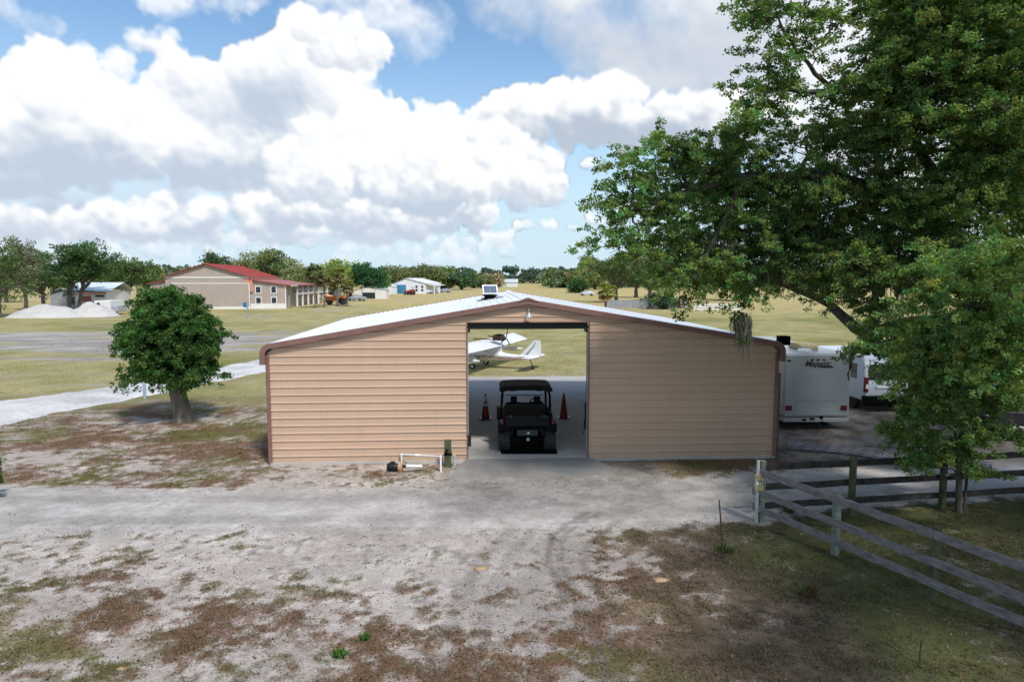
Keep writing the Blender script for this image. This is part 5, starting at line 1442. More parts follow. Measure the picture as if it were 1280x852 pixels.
# ------------------------------------------------------------------ light aircraft beyond the doorway
a_ = R(69)
P0 = G(591, 461)
def rotz(x, y, r): return x * math.cos(r) - y * math.sin(r), x * math.sin(r) + y * math.cos(r)
ox, oy = rotz(-.95 * 1.06, .25 * .88, a_)
AS = (1.06, .88, .79)
ap = thing('light_aircraft', 'white amphibious light aircraft parked on the grass behind the doorway', 'aircraft', (P0.x - ox, P0.y - oy, 0), a_)
ap.scale = AS
ap.rotation_mode = 'XYZ'
def ring_e(y, zc, hw, hh_, n=16, flat=0.0):
    pts = []
    for k in range(n):
        t = 2 * math.pi * k / n; cx2, sz = math.cos(t), math.sin(t)
        z = zc + hh_ * sz
        if sz < 0: z = zc + hh_ * sz * (1 - flat * abs(cx2))
        pts.append((hw * cx2, y, z))
    return pts
mb = MB(); mb.loft([ring_e(y, zc, hw, h_) for y, zc, hw, h_ in [(2.5, .86, .06, .06), (2.3, .84, .28, .24), (1.8, .85, .46, .40), (1.0, .92, .55, .52), (.2, .98, .56, .58), (-.4, 1.02, .50, .54), (-1.0, .98, .38, .42), (-1.7, .90, .27, .28), (-2.6, .88, .20, .20), (-3.5, .92, .15, .16), (-4.1, .96, .07, .12)]])
fus = mb.build('fuselage', M['white'], ap, smooth=True)
mb = MB(); mb.loft([ring_e(y, zc, hw, h_, 16) for y, zc, hw, h_ in [(1.62, 1.18, .30, .06), (1.3, 1.30, .46, .26), (.7, 1.42, .52, .42), (.2, 1.48, .52, .42), (-.05, 1.50, .48, .38)]]); mb.build('canopy', M['canopy'], ap, smooth=True)
mb = MB(); mb.loft([ring_e(y, zc, hw, h_, 16) for y, zc, hw, h_ in [(.1, 1.42, .50, .42), (-.5, 1.45, .42, .46), (-1.1, 1.40, .24, .44), (-1.4, 1.35, .08, .40)]]); mb.build('engine_pylon', M['white'], ap, smooth=True)
for sg in (-1, 1):
    mb = MB()
    for z0_, z1_ in ((.90, .955),): pass
    pts_ = [(sg * (.48), 1.75, .86), (sg * .565, 1.0, .90), (sg * .575, .2, .92), (sg * .515, -.4, .90), (sg * .385, -1.0, .86), (sg * .275, -1.7, .82), (sg * .20, -2.6, .82), (sg * .155, -3.5, .88)]
    for (p_, q_) in zip(pts_[:-1], pts_[1:]): mb.bar(p_, q_, .012, .05)
    mb.build('stripe', M['redstripe'], fus)
    mb = MB()
    for (p_, q_) in zip(pts_[:-1], pts_[1:]): mb.bar(Vector(p_) + Vector((0, 0, .13)), Vector(q_) + Vector((0, 0, .09)), .012, .035)
    mb.build('stripe', M['greystripe'], fus)
    # side window, dark
    mb = MB(); mb.lathe([(.07, 0), (.07, .02)], (sg * .555, .05, .86), 'x', 12); mb.build('port', M['matblack'], fus)
# wing (two panels with slight dihedral)
def airfoil(x, z, y_le, chord, th, drop=0.0):
    pr = [(0, 0), (.08, .55), (.25, .95), (.5, .8), (.8, .35), (1, 0), (.8, -.02), (.4, -.1), (.1, -.2)]
    return [(x, y_le - chord * a__, z + th * b__ - drop * a__) for a__, b__ in pr]
for sg in (-1, 1):
    mb = MB(); mb.loft([airfoil(sg * x, 2.02 + .012 * x, .30 - .02 * x, ch, .17, .30) for x, ch in ((.0, 1.75), (2.0, 1.75), (4.2, 1.7), (4.75, 1.35), (4.95, .8))]); w_ = mb.build('wing', M['white'], ap, smooth=True)
    mb = MB(); mb.bar((sg * .42, .05, .95), (sg * 2.6, .0, 2.0), .08, .03); mb.bar((sg * .42, -.7, .95), (sg * 2.6, -.85, 1.9), .08, .03); mb.build('wing_strut', M['white'], ap)
    # float on its struts
    mb = MB(); mb.loft([ring_e(y, 1.05, r_, r_, 12) for y, r_ in ((1.0, .03), (.8, .12), (.3, .17), (-.3, .15), (-.75, .05))])
    mb.v = [(v_[0] + sg * 3.3, v_[1] - .75, v_[2]) for v_ in mb.v]; fl2 = mb.build('float', M['white'], ap, smooth=True)
    mb = MB(); mb.bar((sg * 3.3, -.35, 1.15), (sg * 3.1, -.25, 2.0), .07, .02); mb.bar((sg * 3.3, -1.05, 1.1), (sg * 3.1, -.95, 1.92), .07, .02); mb.build('float_strut', M['white'], fl2)
    # main wheel on its leg with spat
    mb = MB(); mb.bar((sg * .48, .3, .85), (sg * .92, .25, .34), .10, .06); mb.build('gear_leg', M['white'], ap)
    mb = MB(); mb.lathe([(.08, -.075), (.2, -.07), (.22, 0), (.2, .07), (.08, .075)], (sg * .98, .25, .22), 'x', 18); wl = mb.build('wheel', M['rubber'], ap, smooth=True)
    mb = MB(); mb.lathe([(.02, -.08), (.10, -.078), (.10, .078), (.02, .08)], (sg * .98, .25, .22), 'x', 14); mb.build('hub', M['white'], wl)
    # tailplane half
    mb = MB(); mb.loft([airfoil(sg * x, 1.02, -3.25 - .12 * x, ch, .05) for x, ch in ((.05, .95), (1.0, .8), (1.35, .55))]); mb.build('tailplane', M['white'], ap, smooth=True)
mb = MB(); mb.prism([(-2.7, 1.02), (-3.55, 1.95), (-3.75, 2.22), (-4.2, 2.22), (-4.28, 1.6), (-4.25, 1.02)], -.035, .035, 'x'); fin = mb.build('tail_fin', M['white'], ap, bevel=.02)
for sx2 in (-.042, .037):
    mb = MB(); mb.prism([(-3.15, 1.10), (-3.72, 1.80), (-3.86, 2.10), (-3.90, 2.10), (-3.80, 1.78), (-3.3, 1.10)], sx2, sx2 + .005, 'x'); mb.build('stripe', M['greystripe'], fin)
mb = MB(); mb.tube([(0, -3.45, .82), (0, -3.6, .45), (0, -3.68, .2)], .03, 8); mb.lathe([(.03, -.03), (.1, -.03), (.11, 0), (.1, .03), (.03, .03)], (0, -3.68, .11), 'x', 14); mb.build('tail_wheel', M['rust'], ap)
# engine above the wing, pusher propeller
EY = -1.0
mb = MB(); mb.box(-.22, .22, -.55 + EY, .15 + EY, 2.13, 2.52)
for i in range(6): mb.box(-.33, .33, -.50 + i * .11 + EY, -.45 + i * .11 + EY, 2.16, 2.50)
mb.lathe([(.12, -.7 + EY), (.13, -.55 + EY)], (0, 0, 2.3), 'y', 14); en = mb.build('engine', M['rust'], ap, bevel=.01)
for x in (-.2, -.07, .07, .2): MB().tube([(x, .12 + EY, 2.50), (x * 1.1, -.1 + EY, 2.58), (x * 1.2, -.45 + EY, 2.54)], .03, 8).build('exhaust', M['matblack'], en)
for ang in (R(75), R(195), R(315)):
    d_ = Vector((math.cos(ang), 0, math.sin(ang)))
    mb = MB(); mb.bar(Vector((0, -.76 + EY, 2.3)) + d_ * .05, Vector((0, -.76 + EY, 2.3)) + d_ * .82, .09, .025, (0, 1, 0)); mb.build('propeller_blade', M['matblack'], ap, bevel=.006)
for sg in (-1, 1): MB().bar((sg * .2, EY, 2.2), (sg * 1.1, .1, 2.32), .06, .06).build('engine_brace', M['matblack'], ap)
#@@FENCE
# ------------------------------------------------------------------ rail fences
F1 = [Vector((5.60, 14.94, 0)), Vector((6.40, 13.08, 0)), Vector((7.20, 11.22, 0)), Vector((8.00, 9.36, 0)), Vector((8.80, 7.5, 0))]
dF = (F1[-1] - F1[0]).normalized(); nF = Vector((dF.y, -dF.x, 0))
if nF.x > 0: nF = -nF
fe = thing('rail_fence', 'grey three-rail fence running diagonally toward the lower right corner', 'fence', F1[0])
O = F1[0]
for i, p in enumerate(F1):
    q = p - O; ang = math.atan2(dF.y, dF.x)
    Mx = Matrix.Translation(q) @ Matrix.Rotation(ang, 4, 'Z')
    hgt = 1.42 if i == 0 else 1.30
    mb = MB(); mb.box(-.06, .06, -.065, .065, -.3, hgt, Mx); mb.build('post', M['postgreen' if i < 2 else 'treated'], fe, bevel=.012)
rail_z = [1.17, .70, .33]
for z in rail_z:
    for a, b in ((0, 2), (2, 4)):
        A_ = F1[a] - O + nF * .085; B_ = F1[b] - O + nF * .085
        e0 = A_ - dF * (.18 if a == 0 else -.006); e1 = B_
        mb = MB(); n_ = 9
        rings = []
        for k in range(n_):
            t = k / (n_ - 1); c_ = e0.lerp(e1, t) + Vector((0, 0, z + random.gauss(0, .005))) + nF * random.gauss(0, .006)
            rings.append([c_ - nF * .018 + Vector((0, 0, -.075)), c_ + nF * .018 + Vector((0, 0, -.075)), c_ + nF * .018 + Vector((0, 0, .075)), c_ - nF * .018 + Vector((0, 0, .075))])
        mb.loft(rings); mb.build('rail', M['rail'], fe, bevel=.006)
# pale strip and name board on the end post
Mx = Matrix.Translation((-.03, .0, 0)) @ Matrix.Rotation(math.atan2(dF.y, dF.x), 4, 'Z')
eb = MB(); eb.box(-.085, -.062, -.05, .05, .0, 1.42, Mx)
eb2 = MB(); q = Vector((-.125, -.03, 0))
eb2.box(q.x - .0, q.x + .045, q.y - .045, q.y + .045, .0, 1.43); eb2.build('pale_strip', M['postpale'], fe, bevel=.005)
Mn = Matrix.Translation((-.10, -.10, .95)) @ Matrix.Rotation(R(-10), 4, 'Z')
mb = MB(); mb.box(-.085, .085, -.02, .02, -.19, .19, Mn); sg_ = mb.build('name_board', M['plank_gold'], fe, bevel=.006)
mb = MB(); mb.box(-.06, .05, -.026, -.021, -.06, .05, Mn); pl_ = mb.build('plate', M['whitemark'], sg_)
mb = MB(); mb.box(-.045, .05, -.030, -.027, .028, .05, Mn); mb.box(-.005, .01, -.030, -.027, -.055, .028, Mn); mb.box(.035, .05, -.030, -.027, -.055, .028, Mn); mb.build('plate_mark', M['matblack'], pl_)
# second fence, going right along the track
F2 = [Vector((5.62, 15.0, 0)), Vector((7.85, 15.36, 0)), Vector((10.2, 15.76, 0)), Vector((12.55, 16.16, 0)), Vector((14.9, 16.56, 0))]
O2 = F2[1]; d2 = (F2[-1] - F2[0]).normalized(); n2_ = Vector((d2.y, -d2.x, 0))
f2 = thing('rail_fence', 'shaded three-rail fence running along the sandy track under the oak', 'fence', O2)
for i, p in enumerate(F2[1:]):
    Mx = Matrix.Translation(p - O2) @ Matrix.Rotation(math.atan2(d2.y, d2.x), 4, 'Z')
    mb = MB(); mb.box(-.06, .06, -.06, .06, -.3, 1.40, Mx); mb.build('post', M['treated'], f2, bevel=.012)
for z in (1.22, .76, .33):
    for a, b in ((0, 2), (2, 4)):
        mb = MB(); rings = []
        e0, e1 = F2[a] - O2 + (d2 * .1 if a == 0 else d2 * .006), F2[b] - O2
        for k in range(8):
            c_ = e0.lerp(e1, k / 7) - n2_ * .085 + Vector((0, 0, z + random.gauss(0, .007)))
            rings.append([c_ - n2_ * .018 + Vector((0, 0, -.075)), c_ + n2_ * .018 + Vector((0, 0, -.075)), c_ + n2_ * .018 + Vector((0, 0, .075)), c_ - n2_ * .018 + Vector((0, 0, .075))])
        mb.loft(rings); mb.build('rail', M['rail_shaded'], f2, bevel=.006)
# stakes and twigs
def stake(px, py, h, r, lean, label, name='stake', cat='stake'):
    p = G(px, py); mb = MB(); mb.tube(wobble((0, 0, -.1), (lean, 0, h), 7, .008), [r, r, r * .95, r * .9, r * .85, r * .8, r * .7], 7)
    o = mb.build(name, M['rust'], smooth=True); o.location = p; tag(o, label, cat); return o
stake(905, 699, 1.2, .018, -.13, 'tall thin dark stake leaning left in front of the fence end post')
stake(1148, 830, .38, .014, .03, 'short thin stub sticking from the grass near the lower right corner')
P = G(1012, 757)
dp = thing('dead_sapling', 'leafless twiggy sapling in grass in front of the diagonal fence', 'sapling', P)
mb = MB(); mb.tube(wobble((0, 0, -.05), (.10, 0, .62), 6, .02), [.016, .014, .012, .01, .008, .005], 6)
for i in range(16):
    z = random.uniform(.1, .55); a = random.uniform(0, 6.283); l = random.uniform(.12, .32)
    mb.tube(wobble((.10 * z / .62, 0, z), (.10 * z / .62 + math.cos(a) * l, math.sin(a) * l, z + l * .8), 4, .06), [.006, .005, .004, .003], 4)
mb.build('stem', M['rust'], dp, fix=False)
V, c = leaf_quads(np.array([[random.gauss(.05, .12), random.gauss(0, .12), random.uniform(.05, .3)] for _ in range(14)]), np.full(14, .07), 12, .045, (.10, .06, .04)); fast_mesh('leaves', V, 4, M['leaf'], dp, c)
# small green weeds
def weed(px, py, r, label, colr=(.055, .13, .02)):
    p = G(px, py); root = thing('weed', label, 'weed', p)
    a = rng.uniform(0, 6.283, 90); L = r * rng.uniform(.5, 1.2, 90); e = rng.uniform(.2, 1.3, 90)
    d = np.stack([np.cos(a) * np.cos(e), np.sin(a) * np.cos(e), np.sin(e)], -1) * L[:, None]; s2 = np.stack([-np.sin(a), np.cos(a), 0 * a], -1) * .012
    b0 = np.stack([rng.normal(0, r * .35, 90), rng.normal(0, r * .35, 90), np.zeros(90)], -1)
    V = np.stack([b0, b0 + d * .55 - s2, b0 + d, b0 + d * .55 + s2], 1).reshape(-1, 3)
    fast_mesh('foliage', V, 4, M['grass'], root, np.repeat(np.array(colr)[None] * rng.uniform(.6, 1.4, (90, 1)), 4, 0))
weed(457, 800, .11, 'bright green weed tuft on bare sand, the upper right of two')
weed(425, 820, .12, 'bright green weed tuft near the bottom edge, the lower left of two')
weed(905, 690, .22, 'green tuft of grass at the foot of the tall thin stake', (.06, .10, .02))
weed(1010, 745, .24, 'green tuft of grass at the foot of the twiggy sapling', (.06, .10, .022))
weed(985, 640, .26, 'green tuft of grass under the diagonal fence by its end post', (.06, .095, .022))
# small mounds of yellow sand dug up by ants
def mound(px, py, r, h, label):
    p = G(px, py); rings = []; mb = MB()
    n = 20
    for k, (f, z) in enumerate([(1.0, -.02), (.85, .15), (.6, .6), (.3, .9), (.05, 1.0)]):
        rings.append([(r * f * (1 + .25 * math.sin(3 * a + k) + random.gauss(0, .06)) * math.cos(a), .75 * r * f * (1 + .2 * math.cos(2 * a) + random.gauss(0, .06)) * math.sin(a), h * z) for a in np.linspace(0, 2 * math.pi, n, endpoint=False)])
    mb.loft(rings); o = mb.build('ant_mound', M['moundsand'], smooth=True); o.location = p; tag(o, label, 'ant mound')
M['moundsand'] = paint('mound_sand', (.40, .28, .165), 1, var=.3, scale=9, bmp=.8, spec=.02)
mound(825, 725, .17, .05, 'small orange sand mound on the brown ground right of centre')
mound(600, 710, .14, .035, 'faint tan sand mound on the sand below the doorway')
mound(152, 836, .10, .035, 'small pale tan sand mound near the lower left corner')
# paver path beside the building
def paver_mat():
    m, nt, b = nodes_of('pavers'); tc = nt.nodes.new('ShaderNodeTexCoord'); br = nt.nodes.new('ShaderNodeTexBrick')
    br.inputs['Scale'].default_value = 1; br.inputs['Brick Width'].default_value = .42; br.inputs['Row Height'].default_value = .30; br.inputs['Mortar Size'].default_value = .035; br.inputs['Mortar Smooth'].default_value = .2
    br.inputs['Color1'].default_value = (.17, .155, .17, 1); br.inputs['Color2'].default_value = (.25, .23, .25, 1); br.inputs['Mortar'].default_value = (.05, .042, .036, 1)
    link(nt, tc.outputs['Object'], br.inputs['Vector'])
    c = mixrgb(nt, ramp(nt, noise(nt, 4, 5, .6), [(.45, 0.0), (.7, .6)]), br.outputs[0], (.13, .10, .08))
    link(nt, c, b.inputs['Base Color']); b.inputs['Roughness'].default_value = .9; bump(nt, br.outputs['Fac'], -.4, .02, b); return m
M['pavers'] = paver_mat()
up_ = [P2(985, 552), P2(1040, 555), P2(1090, 560), P2(1140, 566), P2(1240, 574)]; lo_ = [P2(985, 562), P2(1040, 566), P2(1090, 573), P2(1140, 583), P2(1240, 592)]
px_, py_ = strip(lo_, up_, 80, 8, .25)
pp = grid_mesh('paver_path', px_, py_, np.full(px_.shape, .035), np.full(px_.shape + (3,), .2), M['pavers']); pp['kind'] = 'structure'
#@@VEHICLES
# ------------------------------------------------------------------ text on things
def text_mesh(name, body, size, mat, parent, Mx, shear=0.0, spacing=1.0):
    cu = bpy.data.curves.new(name, 'FONT'); cu.body = body; cu.size = size; cu.shear = shear; cu.space_character = spacing; cu.align_x = 'CENTER'; cu.align_y = 'CENTER'; cu.offset = size * .012
    tmp = bpy.data.objects.new('tmp', cu); col.objects.link(tmp)
    dg = bpy.context.evaluated_depsgraph_get(); me = bpy.data.meshes.new_from_object(tmp.evaluated_get(dg))
    bpy.data.objects.remove(tmp); me.transform(Mx); me.materials.clear(); me.materials.append(mat)
    o = bpy.data.objects.new(name, me); col.objects.link(o); o.parent = parent; return o
FRONT = lambda x, y, z: Matrix.Translation((x, y, z)) @ Matrix.Rotation(R(90), 4, 'X')

# motorhome
YR = 24.2
xl, xr = ATY(980, 480, YR).x, ATY(1064, 480, YR).x
zt, zb = ATY(1020, 442, YR).z, ATY(1020, 527, YR).z
rv = thing('motorhome', 'white motorhome seen from behind, parked right of the beige building', 'motorhome', ((xl + xr) / 2, YR, 0), R(1.0))
hw = (xr - xl) / 2
mb = MB(); mb.box(-hw, hw, 0, 7.2, zb + .16, zt); body = mb.build('body', M['rv_white'], rv); b_ = body.modifiers.new('Bevel', 'BEVEL'); b_.width = .09; b_.segments = 4
mb = MB(); mb.box(-hw + .01, hw - .01, -.03, .35, zb, zb + .15); mb.build('bumper', M['rv_white'], rv, bevel=.02)
mb = MB(); mb.box(-hw + .05, hw - .05, .3, 7.0, zb - .05, zb + .14); mb.build('skirt', M['matblack'], rv)
mb = MB(); mb.box(-hw + .42, hw - .46, -.012, .012, zb + .24, zb + .76); hp = mb.build('cargo_hatch', M['rv_white'], rv, bevel=.01)
mb = MB()
for a, b in (((-hw + .42, zb + .24), (hw - .46, zb + .24)), ((-hw + .42, zb + .76), (hw - .46, zb + .76)), ((-hw + .42, zb + .24), (-hw + .42, zb + .76)), ((hw - .46, zb + .24), (hw - .46, zb + .76))):
    mb.bar((a[0], -.014, a[1]), (b[0], -.014, b[1]), .012, .012)
mb.build('seal', M['greystripe'], hp)
for x in (-hw + .19, hw - .22):
    mb = MB(); mb.box(x - .11, x + .11, -.035, .01, zb + .42, zb + .60); mb.build('tail_lamp', M['red_lamp'], rv, bevel=.015)
mb = MB()
for x in (-.22, -.02, .19): mb.box(x - .05, x + .05, -.025, .02, zt - .235, zt - .19)
mb.build('marker_lamp', M['matblack'], rv, bevel=.008)
mb = MB(); mb.box(-hw + .08, -hw + .2, -.022, .02, zt - .27, zt - .22); mb.build('corner_lamp', M['matblack'], rv)
text_mesh('lettering', 'Majestic', .30, M['lettering'], rv, FRONT(-.02, -.016, zt - .36), shear=.18, spacing=.95)
mb = MB(); sw = [(-.1, zt - .47), (.15, zt - .445), (.4, zt - .43), (.46, zt - .41), (.56, zt - .49), (.35, zt - .50), (.1, zt - .49)]; mb.prism(sw, -.016, -.012); mb.build('swoosh', M['lettering'], rv)
mb = MB(); mb.box(-.52, -.38, -.05, -.031, zb + .05, zb + .12); mb.box(-.25, -.08, -.05, -.031, zb + .08, zb + .15); mb.box(.12, .22, -.06, -.031, zb + .12, zb + .22); mb.build('number_plate', M['matblack'], rv)
mb = MB(); mb.bar((.2, -.25, zb - .02), (.2, .5, zb + .02), .08, .08); mb.box(.12, .30, -.28, -.2, zb - .08, zb + .03); mb.build('tow_hitch', M['matblack'], rv)
mb = MB(); mb.lathe([(.25, 0), (.25, .06), (.19, .12), (.05, .13)], (-.25, .6, zt), 'z', 18); mb.build('roof_vent', M['white'], rv, smooth=True)
mb = MB(); mb.prism([(1.2, zt), (1.2, zt + .16), (1.4, zt + .22), (2.1, zt + .22), (2.3, zt)], -.15, .55, 'x'); mb.build('air_conditioner', M['plank_gold'], rv, bevel=.03)
mb = MB(); mb.box(-hw - .035, -hw + .01, .8, 1.5, 1.3, 1.9); mb.box(-hw - .035, -hw + .01, 2.6, 3.6, 1.3, 1.9); mb.build('side_window', M['glass'], rv)
def road_wheel(par, x, y, r=.36, w=.22):
    mb = MB(); mb.lathe([(r * .6, -w/2), (r * .92, -w/2), (r, -w * .35), (r, w * .35), (r * .92, w/2), (r * .6, w/2)], (x, y, r), 'x', 24); t = mb.build('wheel', M['rubber'], par, smooth=True)
    mb = MB(); mb.lathe([(.04, -w * .42), (r * .3, -w * .3), (r * .58, -w * .45), (r * .62, -w * .45), (r * .62, w * .45), (r * .58, w * .45), (r * .3, w * .3), (.04, w * .42)], (x, y, r), 'x', 18); mb.build('rim', M['rim'], t, smooth=True)
for x in (-hw + .2, hw - .2):
    road_wheel(rv, x, 1.9, .38); road_wheel(rv, x, 6.0, .38)
# white van behind
YV = 27.6
px0 = ATY(1079, 500, YV).x
van = thing('van', 'white van with dark bumper parked behind the motorhome, half hidden by leaves', 'van', (px0 + .98, YV, 0), R(4))
van.scale = (1, 1, .87)
mb = MB(); pr = [(-.0, .62), (-.02, 1.2), (.06, 2.2), (.2, 2.62), (4.2, 2.66), (4.7, 2.3), (5.2, 1.35), (5.7, 1.05), (5.75, .5), (0, .5)]
mb.prism(pr, -.98, .98, 'x'); vb = mb.build('body', M['van_white'], van); b_ = vb.modifiers.new('Bevel', 'BEVEL'); b_.width = .1; b_.segments = 3
mb = MB(); mb.box(-1.0, 1.0, -.16, .2, .30, .78); mb.build('bumper', M['plastic'], van, bevel=.05)
mb = MB(); mb.box(-.82, -.04, -.045, .0, 1.55, 2.25); mb.box(.04, .82, -.045, .0, 1.55, 2.25); mb.build('rear_window', M['glass'], van, bevel=.02)
mb = MB(); mb.box(-.008, .008, -.035, .1, .8, 2.5); mb.build('door_seam', M['matblack'], van)
for x in (-.93, .93):
    mb = MB(); mb.box(x - .07, x + .07, -.07, .08, .95, 1.65); tl = mb.build('tail_lamp', M['red_lamp'], van, bevel=.02)
    mb = MB(); mb.box(x - .05, x + .05, -.085, -.06, 1.12, 1.32); mb.build('reversing_lens', M['clear_lamp'], tl)
    road_wheel(van, x * .9, 1.0, .36); road_wheel(van, x * .9, 4.7, .36)
mb = MB(); mb.box(-.55, .55, -.05, .0, 1.12, 1.2); mb.build('door_handle_trim', M['white'], van, bevel=.01)
mb = MB(); mb.box(-.99, -.985, .6, 3.9, 1.5, 2.2); mb.build('side_window', M['glass'], van)
# dark car on the right
YD = 22.4
P = ATY(1238, 520, YD)
car = thing('dark_car', 'black car at the right edge under the oak, only its tail seen', 'car', (P.x + .83, YD, 0), R(-12))
def ringcar(y, prof): return [(x, y, z) for x, z in prof]
def sec(w, z0, z1, zr, wr):
    return [(-w * .9, z0), (-w, z0 + .15), (-w, z1), (-wr, zr), (wr, zr), (w, z1), (w, z0 + .15), (w * .9, z0)]
mb = MB(); mb.loft([ringcar(0, sec(.82, .45, .95, 1.0, .7)), ringcar(.12, sec(.9, .32, 1.02, 1.12, .72)), ringcar(.5, sec(.92, .28, 1.05, 1.55, .62)), ringcar(1.2, sec(.93, .28, 1.05, 1.72, .62)), ringcar(2.8, sec(.93, .28, 1.02, 1.70, .62)), ringcar(3.4, sec(.92, .28, 1.0, 1.15, .66)), ringcar(4.4, sec(.86, .30, .92, .98, .6)), ringcar(4.7, sec(.78, .38, .78, .82, .5))])
mb.build('body', M['darkcar'], car, smooth=True, bevel=.02)
mb = MB(); mb.add([(-.6, .15, 1.18), (.6, .15, 1.18), (.55, .46, 1.52), (-.55, .46, 1.52)], [(0, 1, 2, 3)]); mb.build('rear_window', M['glass'], car)
for x in (-.80, .80):
    mb = MB(); mb.box(x - .12, x + .12, -.04, .2, .80, .98); tl = mb.build('tail_lamp', M['red_lamp'], car, bevel=.03)
    mb = MB(); mb.box(x - .09, x + .06, -.055, -.03, .83, .91); mb.build('reversing_lens', M['clear_lamp'], tl, bevel=.01)
    road_wheel(car, x * 1.06, 1.0, .34); road_wheel(car, x * 1.06, 3.8, .34)
mb = MB(); mb.box(-.8, .8, -.06, .1, .34, .62); mb.build('bumper', M['plastic'], car, bevel=.04)
mb = MB(); mb.box(-.26, .26, -.075, -.061, .45, .57); mb.build('number_plate', M['clear_lamp'], car)
#@@FAR
# ------------------------------------------------------------------ red-roofed building
P = G(313, 386)
rb = thing('red_roof_building', 'large taupe building with red metal roof and white porch columns across the field', 'building', P, R(10.4))
sc_ = F / P.y
gw = (301 - 205) / sc_ / math.cos(R(10.4)); Zr = 7.6; Ze = 5.55; Ln = 30
def wallbox(name, x0, x1, y0, y1, z0, z1, mat, par=rb): return MB().box(x0, x1, y0, y1, z0, z1).build(name, M[mat], par)
mb = MB(); mb.prism([(-gw, 0), (-gw, Ze), (-gw * .52, Zr), (0, Ze), (0, 0)], 0, Ln); mb.build('wall', M['stucco'], rb)
mb = MB(); ov = .35
mb.add([(0 + ov, -.5, Ze - .10), (0 + ov, Ln + .4, Ze - .10), (-gw * .52, Ln + .4, Zr + .08), (-gw * .52, -.5, Zr + .08), (-gw - ov, -.5, Ze - .12), (-gw - ov, Ln + .4, Ze - .12)] +
       [(0 + ov, -.5, Ze - .02), (0 + ov, Ln + .4, Ze - .02), (-gw * .52, Ln + .4, Zr + .2), (-gw * .52, -.5, Zr + .2), (-gw - ov, -.5, Ze - .02), (-gw - ov, Ln + .4, Ze - .02)],
       [(6, 7, 8, 9), (9, 8, 11, 10), (0, 3, 2, 1), (3, 4, 5, 2), (0, 6, 9, 3), (3, 9, 10, 4), (0, 1, 7, 6), (4, 10, 11, 5), (1, 2, 8, 7), (2, 5, 11, 8)])
rr_ = mb.build('roof', M['redroof'], rb)
mb = MB()
for i in range(24):
    y = -.4 + i * 1.29
    mb.bar((ov, y, Ze + .005), (-gw * .52, y, Zr + .225), .05, .05)
mb.build('standing_seam', M['redroof'], rr_)
mb = MB(); mb.box(-.0, .42, -.02, Ln, Ze - .42, Ze - .13); mb.build('eave_band', M['salmon'], rb)
mb = MB(); mb.box(-gw - .03, .03, -.05, 0, Ze - .25, Ze - .02); mb.box(-gw * .52 - 5.6, .02, -.05, 0, Ze - 1.25, Ze - 1.08); mb.box(-.16, .0, -.06, 0, .0, Ze - 1.1); mb.box(-gw - .02, .02, -.04, 0, 0, .42); mb.build('trim', M['trimwhite'], rb)
mb = MB(); mb.box(-.75, .02, -.07, -.052, Ze - 1.05, Ze - .27); mb.box(.03, .55, -.03, .0, Ze - 2.6, Ze - .5); mb.build('corner_band', M['salmon'], rb)
# left lean-to
mb = MB(); mb.prism([(-gw - 3, 0), (-gw - 3, Ze - 1.2), (-gw, Ze - .55), (-gw, 0)], 2, Ln - 4); mb.build('side_wing', M['stucco'], rb)
mb = MB(); mb.prism([(-gw - 3.5, Ze - 1.3), (-gw - 3.5, Ze - 1.18), (-gw, Ze - .42), (-gw, Ze - .54)], 1.6, Ln - 3.6); mb.build('side_wing_roof', M['redroof'], rb)
# right annex
aw = (341 - 301) / sc_ / math.cos(R(10.4)) + .3
za, zb_ = Ze - .55, Ze - 1.35
mb = MB(); mb.prism([(0.02, 0), (0.02, za - .1), (aw, zb_ - .1), (aw, 0)], .25, 9); mb.build('annex_wall', M['stucco'], rb)
mb = MB(); mb.prism([(.43, za - .08), (.43, za + .05), (aw + 1.0, zb_ - .12), (aw + 1.0, zb_ - .26)], -.2, Ln); ar_ = mb.build('annex_roof', M['redroof'], rb)
mb = MB(); mb.box(aw + .98, aw + 1.06, -.2, Ln, zb_ - .40, zb_ - .13); mb.build('fascia', M['trimwhite'], ar_)
mb = MB(); mb.box(0.03, aw + .02, .20, .25, 0, .9); mb.box(aw - .14, aw + .03, .20, .25, .9, zb_ - .2); mb.build('trim', M['trimwhite'], rb)
def win(par, x, z, w, h, y, frame=.14, xface=False):
    mb = MB()
    if not xface: mb.box(x - w/2 - frame, x + w/2 + frame, y - .05, y, z - h/2 - frame, z + h/2 + frame)
    else: mb.box(y, y + .05, x - w/2 - frame, x + w/2 + frame, z - h/2 - frame, z + h/2 + frame)
    f = mb.build('window', M['trimwhite'], par); mb = MB()
    if not xface: mb.box(x - w/2, x + w/2, y - .058, y - .051, z - h/2, z + h/2)
    else: mb.box(y + .051, y + .058, x - w/2, x + w/2, z - h/2, z + h/2)
    mb.build('pane', M['glass'], f)
for x in (1.35, 3.9):
    win(rb, x, 3.3, .75, 1.05, .25); win(rb, x, 1.45, .75, .95, .25)
